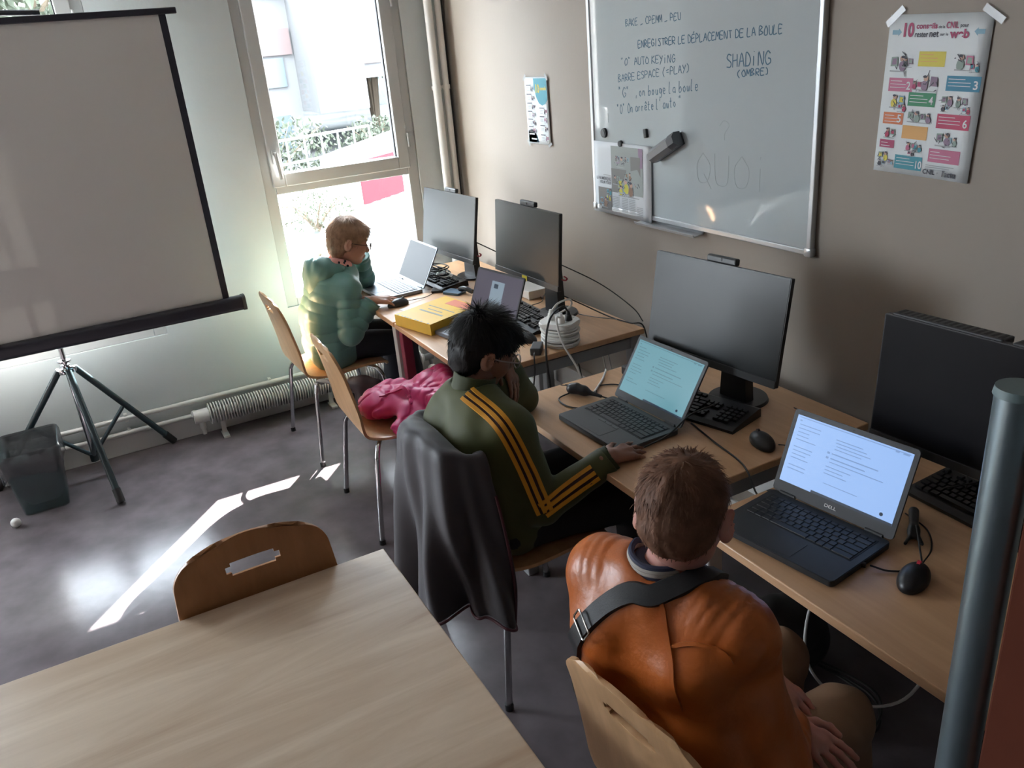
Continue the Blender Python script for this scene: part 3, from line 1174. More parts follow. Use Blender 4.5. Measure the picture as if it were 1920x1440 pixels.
def laptop(name, label, loc, rz, tilt, base_mat, key_mat, lid_mat, disp, logo=None, w=.331, d=.226, lh=.218, th=.018, keyglint=None, dmargin=(.010, .012, .022), marks=True):
    """loc: hinge centre on the table, base extends to local -y; tilt: lid angle past vertical"""
    t = thing(name, label, 'laptop', loc, rz)
    T0 = wm(t)
    bm = bmesh.new()
    prism(bm, [(x, y - d / 2) for x, y in rrect(w, d, .012)], Matrix.Translation((0, 0, .003)), th - .003)
    bmesh.ops.recalc_face_normals(bm, faces=bm.faces[:])
    ed = [e for e in bm.edges if all(abs(v.co.z - th) < 1e-6 for v in e.verts)]
    bmesh.ops.bevel(bm, geom=ed, offset=.0015, segments=2, affect='EDGES')
    base = obj('laptop_base', bm, base_mat, t, True, local=True)
    bm = bmesh.new()
    kx0, kw = -w / 2 + .022, w - .044
    bx(-kw / 2 - .003, kw / 2 + .003, -.132, -.020, th - .0001, th + .0006, bm)
    obj('key_well', bm, black_matte, base, local=True)
    u = kw / 15
    ky = -.030
    for i in range(15):
        key(u - .003, .010, .0018, key_mat, base, Matrix.Translation((kx0 + (i + .5) * u, ky, th + .0006)), .92)
    for r, row in enumerate(ROWS):
        y = ky - .0155 - r * .0185
        x = kx0
        for ww in row:
            key(ww * u - .003, .0155, .0018, key_mat, base, Matrix.Translation((x + ww * u / 2, y, th + .0006)), .92)
            x += ww * u
    bm = bmesh.new()
    bx(-.052, .048, -d + .012, -.148, th, th + .0008, bm, .0003)
    obj('touchpad', bm, lid_mat, base, local=True)
    if marks:
        bm = bmesh.new()
        for i in range(3):
            bx(-.05 + i * .033, -.02 + i * .033, -.1465, -.138, th, th + .0014, bm, .0004)
        obj('touchpad_button', bm, base_mat, base, local=True)
    ft = bmesh.new()
    for fx in (-w / 2 + .03, w / 2 - .03):
        for fy in (-.02, -d + .02):
            cyl(ft, (fx, fy, 0), (fx, fy, .004), .006, n=10)
    obj('rubber_feet', ft, black_matte, base, local=True)
    # lid in its own tilted frame: local x right, local y up the lid, local z toward the user
    LM = T0 @ Matrix.Translation((0, .002, th + .001)) @ Matrix.Rotation(PI / 2 - tilt, 4, 'X')
    def lo(bm):
        bmesh.ops.transform(bm, matrix=LM, verts=bm.verts)
        return bm
    bm = bmesh.new()
    prism(bm, [(x, y + lh / 2) for x, y in rrect(w, lh, .010)], Matrix.Translation((0, 0, -.006)), .006)
    lid = obj('lid', lo(bm), lid_mat, t, True)
    bm = bmesh.new()
    for hx in (-w * .36, w * .36):
        cyl(bm, (hx - .022, 0, -.002), (hx + .022, 0, -.002), .0055, n=14)
    obj('hinge', lo(bm), dark_plastic, t, True)
    mx, mt, mb = dmargin
    bm = bmesh.new()
    bx(-w / 2 + mx, w / 2 - mx, mb, lh - mt, 0, .0006, bm)
    ds = obj('display', lo(bm), disp['mat'], lid)
    if 'text' in disp:
        W, H = w - 2 * mx, lh - mt - mb
        bm = bmesh.new()
        for (x, y, ww, hh) in disp['text']:
            bx(-w / 2 + mx + x * W, -w / 2 + mx + (x + ww) * W, mb + (1 - y) * H, mb + (1 - y - hh) * H, .0006, .0009, bm)
        obj('page_text', lo(bm), disp['ink'], lid)
        bm = bmesh.new()
        bx(-w / 2 + mx + disp['bar'] * W, w / 2 - mx, mb, mb + .035 * H, .0006, .0010, bm)
        obj('taskbar', lo(bm), disp['barmat'], lid)
        if disp.get('chat', 1):
            bm = bmesh.new()
            cyl(bm, (w / 2 - mx - .10 * W, mb + .10 * H, .0006), (w / 2 - mx - .10 * W, mb + .10 * H, .0012), .0045, n=16)
            obj('chat_button', lo(bm), disp['barmat'], lid)
    if 'window' in disp:
        W, H = w - 2 * mx, lh - mt - mb
        x, y, ww, hh = disp['window']
        bm = bmesh.new()
        bx(-w / 2 + mx + x * W, -w / 2 + mx + (x + ww) * W, mb + (1 - y) * H, mb + (1 - y - hh) * H, .0006, .0009, bm)
        obj('dialog_window', lo(bm), disp['winmat'], lid)
        bm = bmesh.new()
        bx(-w / 2 + mx + (x + .06) * W, -w / 2 + mx + (x + .15) * W, mb + (1 - y - .06) * H, mb + (1 - y - .16) * H, .0009, .0012, bm)
        obj('dialog_icon', lo(bm), disp['ink'], lid)
    if logo:
        s, x, y, hh, ww = logo
        text('lettering', s, LM @ Matrix.Translation((x, y, .0008)), hh, white_plastic, lid, ww, bold=.01)
    bm = bmesh.new()
    cyl(bm, (0, lh - mt / 2, 0), (0, lh - mt / 2, .0008), .0022, n=12)
    obj('webcam', lo(bm), screen_off, lid)
    return t
rt = random.Random(11)
def page(seed):
    r = random.Random(seed)
    L = [(.02, .02, .96, .012), (.03, .06, .02, .02)]
    for i in range(13):
        if i not in (5, 10):
            L.append((.04, .12 + i * .055, .10 + r.random() * .10, .012))
    for i in range(4):
        L.append((.38 + r.random() * .02, .16 + i * .045, .18 + r.random() * .12, .012))
    L += [(.34, .36, .022, .03), (.38, .365, .40, .016), (.34, .43, .022, .03), (.38, .435, .30, .016), (.38, .49, .46, .012), (.36, .56, .22, .012), (.36, .61, .16, .012), (.36, .66, .2, .012), (.38, .80, .3, .01), (.86, .03, .03, .02), (.92, .03, .05, .02)]
    return L
scr_teal = glow('lit screen teal', (.036, .087, .104), 1)
ink_teal = glow('screen text teal', (.018, .05, .062), 1)
scr_blue = glow('lit screen blue', (.086, .14, .25), 1)
ink_blue = glow('screen text blue', (.05, .085, .16), 1)
bar_dark = glow('taskbar dark', (.004, .008, .016), 1)
scr_violet = glow('lit screen violet', (.018, .016, .025), 1)
win_violet = glow('login box', (.06, .08, .098), 1)
laptop('laptop', 'graphite laptop with a pale teal page, in front of the boy in olive', (2.507, -.578, TZ), .028, .55, laptop_grey, key_grey, laptop_grey,
       dict(mat=scr_teal, ink=ink_teal, barmat=bar_dark, bar=.40, text=page(1)), dmargin=(.011, .012, .026))
laptop('laptop', 'black laptop with a bright blue page on the right hand table', (3.250, -.585, TZ), .132, .39, laptop_black, key_black, laptop_black,
       dict(mat=scr_blue, ink=ink_blue, barmat=bar_dark, bar=.30, text=page(2)), ('DELL', -.016, .011, .008, .032), dmargin=(.012, .013, .030), marks=False)
silver_scr = M('glossy screen', (.022, .024, .024), .2, spec=.05)
laptop('laptop', 'silver laptop with a dark reflecting screen, used by the boy in teal', (.49, -.575, TZ), .035, .50, laptop_silver, key_silver, laptop_silver,
       dict(mat=silver_scr), dmargin=(.007, .009, .016), marks=False)
laptop('laptop', 'dark laptop with a violet login screen behind the yellow box', (1.355, -.545, TZ), .17, .38, laptop_silver, key_grey, laptop_black,
       dict(mat=scr_violet, ink=bar_dark, window=(.36, .18, .28, .62), winmat=win_violet), dmargin=(.007, .009, .016), marks=False)

def monitor(label, x, y, zb, yaw, tilt, w=.54, h=.325, cam_='bump', tagmat=None, base_r=.095, name='monitor', extra=None, scr=None):
    """zb: lower edge height; y: front plane at the lower edge"""
    t = thing(name, label, 'monitor', (x, y, TZ), yaw)
    T0 = Matrix.Translation((x, y, 0)) @ Matrix.Rotation(yaw, 4, 'Z')
    PM = T0 @ Matrix.Translation((0, 0, zb)) @ Matrix.Rotation(PI / 2 - tilt, 4, 'X')
    def lo(bm, m=PM):
        bmesh.ops.transform(bm, matrix=m, verts=bm.verts)
        return bm
    bm = bmesh.new()
    prism(bm, [(a, b + h / 2) for a, b in rrect(w, h, .004)], Matrix.Translation((0, 0, -.014)), .014)
    box(bm, (0, h * .48, -.027), (w * .74, h * .62, .030), .012)
    hs = obj('housing', lo(bm), black_plastic, t, True)
    bm = bmesh.new()
    bx(-w / 2 + .003, w / 2 - .003, .024, h - .003, 0, .0010, bm)
    obj('screen', lo(bm), scr or screen_off, hs)
    bm = bmesh.new()
    bx(-w / 2, w / 2, 0, .022, 0, .004, bm, .001)
    obj('chin_bezel', lo(bm), dark_plastic, hs)
    if cam_ == 'bump':
        bm = bmesh.new()
        box(bm, (0, h + .010, -.016), (.115, .022, .020), .005)
        wc = obj('webcam_bar', lo(bm), dark_plastic, hs)
        bm = bmesh.new()
        cyl(bm, (0, h + .011, -.007), (0, h + .011, -.0045), .0042, n=14)
        obj('lens', lo(bm), screen_off, wc)
    # stand
    bm = bmesh.new()
    prism(bm, [(-.055, TZ + .010), (.055, TZ + .010), (.034, zb + .17), (-.034, zb + .17)], T0 @ Matrix(((1, 0, 0, 0), (0, 0, 1, .125), (0, 1, 0, 0), (0, 0, 0, 1))), .036)
    obj('stand_neck', bm, black_plastic, t)
    bm = bmesh.new()
    box(bm, (0, .11, zb + .135), (.09, .09, .09), .006)
    obj('tilt_joint', lo(bm, T0), black_plastic, t)
    bm = bmesh.new()
    cyl(bm, (0, .150, TZ + .0005), (0, .150, TZ + .010), base_r, base_r - .004, n=48)
    obj('stand_base', lo(bm, T0), black_plastic, t, True)
    if tagmat == 'yellow':
        bm = bmesh.new()
        bx(-.02, .02, .001, .020, .0042, .0052, bm)
        obj('sticker', lo(bm), yellow_tag, hs)
    if tagmat in ('yellow', 'red'):
        bm = bmesh.new()
        tube(bm, [(.02, .165, zb - .03), (.06, .15, zb - .02), (.10, .14, zb - .012), (.11, .14, zb - .002), (.06, .16, zb - .008)], .0035)
        obj('cable_tie', lo(bm, T0), red_tag, t, True)
    if extra:
        extra(t, lo, hs)
    return t
monitor('monitor nearest the window, pale window light on its screen', .575, -.385, .838, .081, .157, tagmat='red', cam_='bump')
monitor('second monitor from the window, with a small yellow sticker', 1.421, -.390, .888, .035, .087, w=.515, h=.313, tagmat='yellow')
def lenovo(t, lo, hs):
    text('lettering', 'lenovo', Matrix(((math.cos(.101), 0, math.sin(.101), 2.602), (math.sin(.101), 0, -math.cos(.101), -.411), (0, 1, 0, 0), (0, 0, 0, 1))) @ Matrix.Translation((-.250, .872, .006)), .008, white_plastic, hs, .026)
monitor('big monitor below the whiteboard, dark gradient on its screen', 2.602, -.411, .862, .104, .164, w=.527, h=.319, extra=lenovo, base_r=.098)
def hump(t, lo, hs):
    for a, b in ((-.255, .01), (.03, .255)):
        bm = bmesh.new()
        box(bm, ((a + b) / 2, .3215, -.028), (b - a, .016, .048), .004)
        v = obj('vent_strip', lo(bm), dark_plastic, hs)
        bm = bmesh.new()
        for i in range(16):
            q = a + .012 + (b - a - .024) * i / 15
            bx(q - .004, q + .004, .3293, .3300, -.044, -.012, bm)
        obj('vent_slots', lo(bm), black_matte, v)
monitor('rightmost black monitor, half hidden behind the blue tube post', 3.462, -.375, .845, .04, .05, cam_='none', extra=hump, scr=screen_dimmed)

keyboard('keyboard', 'black keyboard under a tangle of cables in the corner', (.49, -.43, TZ), .05)
keyboard('keyboard', 'black keyboard between the violet laptop and the white cable block', (1.375, -.385, TZ), -.02, cord=[(1.30, -.31, .725), (1.22, -.2, .706), (1.1, -.16, .704)])
keyboard('keyboard', 'black keyboard lying askew behind the graphite laptop', (2.535, -.432, TZ), .26, cord=[(2.50, -.35, .725), (2.36, -.28, .704), (2.26, -.30, .704), (2.2, -.2, .704)])
keyboard('keyboard', 'black keyboard on the right table below the rightmost monitor', (3.50, -.275, TZ), -.06)
def mouse(label, loc, rz, cord, mark=False):
    t = thing('computer_mouse', label, 'mouse', loc, rz)
    V, F = sdf([ell((0, 0, .008), (.031, .056, .028), k=.01), dict(ell((0, 0, -.03), (.2, .2, .031), k=.003), op='s')], .0025, smooth=2)
    me = vf_mesh('mouse_shell', [(V, F)])
    mesh_obj('mouse_shell', me, black_plastic, t, smooth=False, world_space=False)
    bm = bmesh.new()
    cyl(bm, (-.0035, .028, .030), (.0035, .028, .030), .008, n=16)
    obj('scroll_wheel', bm, red_tag if mark else dark_plastic, t, True, local=True)
    bm = bmesh.new()
    tube(bm, cord, .0018)
    obj('cord', bm, cable_black, t, True)
    return t
mouse('black mouse beside the big monitor on the middle table', (2.868, -.428, TZ), 1.25, [(2.915, -.412, .714), (2.932, -.36, .7035), (2.925, -.27, .7035), (2.86, -.19, .7035), (2.75, -.18, .7035)])
mouse('black mouse with a red wheel on the right hand table', (3.522, -.628, TZ), .35, [(3.502, -.575, .713), (3.47, -.50, .704), (3.415, -.44, .703), (3.34, -.42, .703)], True)
mouse('black mouse on the table behind the dark haired boy', (1.63, -.52, TZ), -1.3, [(1.58, -.51, .712), (1.50, -.46, .704), (1.52, -.30, .704)])
mouse('dark mouse under the hand of the boy in teal', (.775, -.752, TZ), .1, [(.77, -.70, .712), (.75, -.60, .704), (.70, -.52, .704)])
# ================================================================== things on the tables
# yellow parcel
def quad_box(name, P, z0, z1, mat, parent=None):
    bm = bmesh.new()
    a = [bm.verts.new((x, y, z0)) for x, y in P]
    b = [bm.verts.new((x, y, z1)) for x, y in P]
    bm.faces.new(a[::-1])
    bm.faces.new(b)
    for k in range(4):
        bm.faces.new((a[k], a[(k + 1) % 4], b[(k + 1) % 4], b[k]))
    return obj(name, bm, mat, parent)
yz = TZ + .052
YP = [(1.055, -.872), (1.305, -.805), (1.205, -.53), (.955, -.575)]
yb = thing('parcel_box', 'flat yellow cardboard parcel with an orange corner label', 'box', (1.13, -.70, TZ))
quad_box('carton', YP, TZ + .001, yz, yellow_card, yb)
def on_box(u0, u1, v0, v1, z, name, mat):
    def q(u, v):
        a = Vector(YP[0]).lerp(Vector(YP[1]), u)
        b = Vector(YP[3]).lerp(Vector(YP[2]), u)
        return a.lerp(b, v)
    return quad_box(name, [q(u0, v0), q(u1, v0), q(u1, v1), q(u0, v1)], yz, yz + z, mat, yb)
on_box(.35, .98, .76, .97, .0006, 'orange_label', orange_label)
for i, (u0, u1) in enumerate(((.2, .85), (.3, .7), (.15, .9))):
    on_box(u0, u1, .34 + .11 * i, .36 + .11 * i + .02 * (i == 0), .0005, 'printed_line', grey_print)
for u in (.06, .18, .26, .34, .42, .55, .62, .72, .9):
    on_box(u, u + .035, .005, .03, .0007, 'printed_mark', grey_print)
bm = bmesh.new()
pts = [Vector((*YP[0], 0)), Vector((*YP[1], 0))]
bx(0, .001, 0, .001, 0, .001, bm)
bm.free()
# white power block with its cable wound underneath
wp = thing('power_block', 'white multi socket power block with cable wound beneath it', 'power block', (1.745, -.425, TZ))
bm = bmesh.new()
prism(bm, rrect(.145, .125, .03), Matrix.Translation((1.745, -.425, .775)) @ Matrix.Rotation(.5, 4, 'Z'), .022)
bmesh.ops.bevel(bm, geom=[e for e in bm.edges if abs(e.verts[0].co.z - e.verts[1].co.z) < 1e-6], offset=.005, segments=3, affect='EDGES')
obj('socket_top', bm, white_plastic, wp, True, angle=50)
bm = bmesh.new()
for lv in range(8):
    z = TZ + .006 + lv * .009
    R = .078 + .006 * math.sin(lv * 2.3)
    pts = [(1.745 + R * 1.05 * math.cos(a) * (1 + .03 * math.sin(3 * a + lv)), -.425 + R * .85 * math.sin(a), z + .002 * math.sin(2 * a + lv)) for a in [2 * PI * i / 20 for i in range(21)]]
    tube(bm, pts, .0052, 8, 2)
obj('wound_cable', bm, cable_white, wp, True)
bm = bmesh.new()
prism(bm, rrect(.11, .09, .02), Matrix.Translation((1.745, -.425, TZ + .002)) @ Matrix.Rotation(.5, 4, 'Z'), .075)
obj('spool', bm, white_plastic, wp, True)
for x, y in ((1.715, -.435), (1.775, -.42), (1.745, -.375)):
    bm = bmesh.new()
    cyl(bm, (x, y, .7965), (x, y, .799), .019, n=24)
    so = obj('socket', bm, cable_white, wp, True)
for i, (x, y, m, col_, pts) in enumerate((
        (1.715, -.445, white_plastic, cable_white, [(1.715, -.445, .825), (1.70, -.40, .85), (1.66, -.32, .84), (1.58, -.27, .78), (1.46, -.28, .71)]),
        (1.775, -.40, black_plastic, cable_black, [(1.775, -.40, .835), (1.78, -.43, .862), (1.80, -.50, .83), (1.842, -.55, .73), (1.862, -.55, .55), (1.87, -.53, .30), (1.90, -.5, .02)]),
        (1.785, -.44, white_plastic, cable_white, [(1.785, -.44, .82), (1.80, -.47, .825), (1.842, -.475, .74), (1.90, -.44, .62), (1.93, -.42, .45), (1.90, -.4, .2), (1.84, -.35, .02)]))):
    pl = thing('power_plug', ('white plug with a curved white lead at the back of the power block', 'black plug and lead rising from the power block', 'white plug whose lead drops off the table edge from the power block')[i], 'plug', (x, y, .8))
    bm = bmesh.new()
    cyl(bm, (x, y, .799), (x, y, .822), .016, .012, n=16)
    cyl(bm, (x, y, .822), (x, y, .838), .010, .006, n=14)
    obj('plug_body', bm, m, pl, True)
    bm = bmesh.new()
    tube(bm, pts, .0042, 8, 8)
    obj('lead', bm, col_, pl, True)
ad = thing('power_adapter', 'small black charger brick at the right edge of the table', 'charger', (1.775, -.55, TZ))
bm = bmesh.new()
box(bm, (1.775, -.553, TZ + .016), (.042, .085, .030), .004, (0, 0, .9))
obj('brick', bm, dark_plastic, ad)
bm = bmesh.new()
tube(bm, [(1.808, -.582, TZ + .016), (1.835, -.60, TZ + .012), (1.845, -.61, TZ - .06), (1.86, -.65, .45), (1.87, -.66, .2), (1.88, -.62, .012)], .003)
obj('lead', bm, cable_black, ad, True)
wbx = tag(obj('white_box', bx(.99, 1.155, -.235, -.10, TZ + .001, TZ + .042, bev=.003), white_plastic), 'flat white box behind the violet laptop', 'box')
# corner table clutter
ph = thing('smartphone', 'black phone lying on the corner table beside the parcel', 'phone', (.66, -.47, TZ))
bm = bmesh.new()
prism(bm, rrect(.074, .15, .010), Matrix.Translation((.655, -.475, TZ + .001)) @ Matrix.Rotation(1.0, 4, 'Z'), .009)
obj('phone_body', bm, black_plastic, ph, True)
bm = bmesh.new()
prism(bm, rrect(.068, .143, .008), Matrix.Translation((.655, -.475, TZ + .0101)) @ Matrix.Rotation(1.0, 4, 'Z'), .0006)
obj('phone_screen', bm, screen_off, ph)
bm = bmesh.new()
prism(bm, rrect(.10, .07, .008), Matrix.Translation((.785, -.455, TZ + .001)) @ Matrix.Rotation(.5, 4, 'Z'), .012)
tag(obj('blue_pouch', bm, M('dusty blue cloth', (.10, .17, .25), .6), None), 'small dusty blue pouch next to the phone', 'pouch')
bm = bmesh.new()
tube(bm, [(.80, -.43, TZ + .02), (.84, -.42, TZ + .03), (.88, -.40, TZ + .018)], .012)
tag(obj('cable_adapter', bm, black_plastic, None, True), 'black cable adapter lying past the blue pouch', 'adapter')
bm = bmesh.new()
prism(bm, [(-.07, -.045), (.07, -.045), (.07, .045), (-.07, .045)], Matrix.Translation((.90, -.715, TZ + .0008)) @ Matrix.Rotation(.25, 4, 'Z'), .0008)
tag(obj('paper_sheet', bm, white_plastic), 'small white paper beside the mouse of the boy in teal', 'paper')
def coil(label, c, R, n, r, mat, seed, z, lead=()):
    rs = random.Random(seed)
    pts = []
    for i in range(n):
        a = i * 1.05
        q = R * (.55 + .45 * rs.random())
        pts.append((c[0] + q * math.cos(a) * 1.5, c[1] + q * math.sin(a) * .8, z + .012 * rs.random() + .0015 * i))
    bm = bmesh.new()
    tube(bm, pts + list(lead), r)
    return tag(obj('cable_coil', bm, mat, None, True), label, 'cable')
coil('black cable tangle piled on the corner keyboard', (.54, -.44), .085, 26, .0032, cable_black, 5, TZ + .046)
coil('thin grey cable loop on the corner keyboard', (.64, -.43), .06, 12, .0022, cable_white, 8, TZ + .05)
# monitor leads down the wall side
def cable(label, pts, r=.003, mat=None, name='cable'):
    bm = bmesh.new()
    tube(bm, pts, r, 8, 8)
    return tag(obj(name, bm, mat or cable_black, None, True), label, 'cable')
cable('black lead from the second monitor across the table back edge', [(1.36, -.24, .80), (1.48, -.15, .74), (1.62, -.10, .705), (1.75, -.085, .706), (1.80, -.05, .69), (1.83, -.045, .5), (1.85, -.08, .2)])
cable('thin grey lead lying on the table behind the second monitor', [(1.42, -.20, .704), (1.52, -.17, .704), (1.60, -.16, .712), (1.66, -.10, .704), (1.70, -.09, .704)], .002, steel)
cable('black lead sagging between the two window side monitors', [(.70, -.30, .93), (.85, -.20, .86), (1.02, -.10, .80), (1.15, -.11, .76), (1.22, -.2, .72)])
cable('black lead rising from the second monitor to the board wall', [(1.36, -.22, .93), (1.55, -.10, .84), (1.72, -.05, .76), (1.78, -.04, .71)], .0025)
# middle table
pg = thing('wall_plug', 'black angled mains plug lying beside the graphite laptop', 'plug', (2.26, -.655, TZ))
V, F = sdf([cone((2.205, -.665, TZ + .019), (2.245, -.640, TZ + .020), .017, .016), cone((2.245, -.64, TZ + .018), (2.305, -.610, TZ + .010), .010, .0055), cone((2.213, -.665, TZ + .03), (2.225, -.655, TZ + .036), .008)], .0025)
mesh_obj('plug_body', vf_mesh('plug_body', [(V, F)]), black_plastic, pg, smooth=False)
bm = bmesh.new()
tube(bm, [(2.305, -.610, TZ + .010), (2.335, -.59, TZ + .005), (2.36, -.56, TZ + .004), (2.33, -.50, TZ + .004), (2.25, -.50, TZ + .004), (2.215, -.56, TZ + .004), (2.26, -.60, TZ + .004)], .0026)
obj('lead', bm, cable_black, pg, True)
for q in (-.004, .010):
    bm = bmesh.new()
    cyl(bm, (2.20 + q * .5, -.668 + q, TZ + .03), (2.186 + q * .5, -.69 + q, TZ + .034), .0024, n=8)
    obj('pin', bm, chrome, pg, True)
cable('black lead looping round the mains plug to the laptop', [(2.20, -.66, TZ + .004), (2.22, -.725, TZ + .004), (2.29, -.735, TZ + .004), (2.345, -.70, TZ + .004)], .0026)
bk = thing('power_adapter', 'black charger block behind the graphite laptop at the table edge', 'charger', (2.20, -.40, TZ))
obj('brick', bx(2.17, 2.25, -.43, -.37, TZ + .001, TZ + .034, bev=.004), black_plastic, bk)
bm = bmesh.new()
tube(bm, [(2.25, -.40, TZ + .016), (2.30, -.42, TZ + .006), (2.28, -.49, TZ + .004), (2.34, -.52, TZ + .004), (2.40, -.48, TZ + .004), (2.36, -.40, TZ + .004)], .0026)
obj('lead', bm, cable_black, bk, True)
tag(obj('adapter_block', bx(2.165, 2.235, -.36, -.31, TZ + .001, TZ + .045, bev=.004), white_plastic), 'white adapter block near the back left of the middle table', 'adapter')
cable('white cable draped over the left edge of the middle table', [(2.25, -.60, TZ + .0045), (2.18, -.52, TZ + .0045), (2.13, -.47, TZ + .008), (2.09, -.44, TZ - .02), (2.07, -.40, .52), (2.02, -.36, .2), (1.98, -.3, .01)], .0042, cable_white)
cable('black cable from laptop side running over the keyboard of the middle table', [(2.705, -.73, TZ + .02), (2.73, -.66, TZ + .05), (2.70, -.56, TZ + .07), (2.665, -.47, TZ + .055), (2.64, -.40, TZ + .042)], .0026)
cable('black cable lying across the middle table to the black laptop', [(2.64, -.50, TZ + .004), (2.78, -.53, TZ + .004), (2.90, -.55, TZ + .004), (2.965, -.575, TZ + .002), (3.03, -.60, TZ - .03), (3.07, -.60, TZ + .003), (3.10, -.585, TZ + .008)], .0028)
# right table
sn = thing('usb_dongle', 'black cable dongle behind the black laptop', 'adapter', (3.40, -.46, TZ))
V, F = sdf([cone((3.355, -.41, TZ + .012), (3.405, -.475, TZ + .012), .012, .010), cone((3.405, -.475, TZ + .010), (3.45, -.505, TZ + .008), .0075, .004), cone((3.41, -.49, TZ + .008), (3.425, -.53, TZ + .006), .004)], .0025)
mesh_obj('dongle_body', vf_mesh('dongle_body', [(V, F)]), black_plastic, sn, smooth=False)
cable('black charging lead at the right side of the black laptop', [(3.44, -.665, TZ + .010), (3.475, -.64, TZ + .005), (3.50, -.58, TZ + .004), (3.46, -.53, TZ + .02), (3.44, -.52, TZ + .06)], .0022)
bm = bmesh.new()
tube(bm, [(3.435, -.672, TZ + .010), (3.405, -.69, TZ + .010)], .006, 8, 0)
tag(obj('charging_plug', bm, black_plastic, None, True), 'small black charging plug in the side of the black laptop', 'plug')
cable('black leads bunched under the rightmost monitor', [(3.30, -.33, TZ + .004), (3.27, -.25, TZ + .01), (3.33, -.20, TZ + .05), (3.38, -.26, TZ + .03), (3.33, -.30, TZ + .02), (3.42, -.20, TZ + .06)], .0024)
# below the tables
cable('white cable looping below the front edge of the right table', [(3.30, -.62, .63), (3.31, -.70, .50), (3.36, -.74, .40), (3.46, -.72, .36), (3.56, -.66, .42), (3.6, -.6, .6)], .0036, cable_white)
bm = bmesh.new()
bx(3.40, 3.43, -.60, -.572, .50, .535, bm, .003)
tag(obj('network_plug', bm, white_plastic), 'small clear network plug hanging under the right table', 'plug')
coil('black cables lying on the floor under the right table', (3.15, -.45), .16, 16, .004, cable_black, 21, .004)
V, F = sdf([ell((2.99, -.42, .10), (.13, .12, .11), k=.03), ell((3.02, -.45, .17), (.10, .09, .07), k=.04)], .006, [(.012, 28, 4)], 1)
tag(mesh_obj('dark_bag', vf_mesh('dark_bag', [(V, F)]), black_matte, None, smooth=False), 'dark bag on the floor between the two right tables', 'bag')
for i, (x, y) in enumerate(((1.65, -.15), (1.72, -.22), (1.60, -.28))):
    cable(('white lead hanging behind the table with the power block', 'pale lead bundle below the power block table', 'black lead curling under the power block table')[i], [(x, y, .64), (x + .04, y + .02, .40), (x + .10 - .05 * i, y + .03, .16), (x + .22, y, .012), (x + .32, y - .12 + .08 * i, .006)], .003, cable_black if i == 2 else cable_white)
# ================================================================== board, posters
WB = thing('whiteboard', 'white enamel board with blue handwriting on the beige wall', 'whiteboard', (2.028, -.01, 1.59))
X0, X1, Z0, Z1 = 1.421, 2.634, 1.140, 2.045
obj('board_panel', bx(X0 + .01, X1 - .01, -.016, -.001, Z0 + .01, Z1 - .01), board_white, WB)
bm = bmesh.new()
for a in ((X0, X0 + .018, Z0, Z1), (X1 - .018, X1, Z0, Z1), (X0 + .018, X1 - .018, Z0, Z0 + .018), (X0 + .018, X1 - .018, Z1 - .018, Z1)):
    bx(a[0], a[1], -.022, -.001, a[2], a[3], bm, .003)
obj('frame', bm, board_frame, WB)
bm = bmesh.new()
for x in (X0, X1):
    for z in (Z0, Z1):
        box(bm, (x + (.010 if x == X0 else -.010), -.013, z + (.010 if z == Z0 else -.010)), (.030, .026, .030), .006)
obj('corner_cap', bm, board_frame, WB, True)
tryo = thing('pen_tray', 'aluminium pen tray below the whiteboard', 'tray', (1.93, -.03, 1.125))
bm = bmesh.new()
prism(bm, [(0, 0), (-.006, -.012), (-.05, -.016), (-.056, -.006), (-.053, -.005), (-.047, -.011), (-.012, -.007), (-.004, 0)], Matrix(((0, 0, 1, 1.755), (1, 0, 0, -.001), (0, 1, 0, 1.136), (0, 0, 0, 1))), .36)
obj('tray_channel', bm, board_frame, tryo)
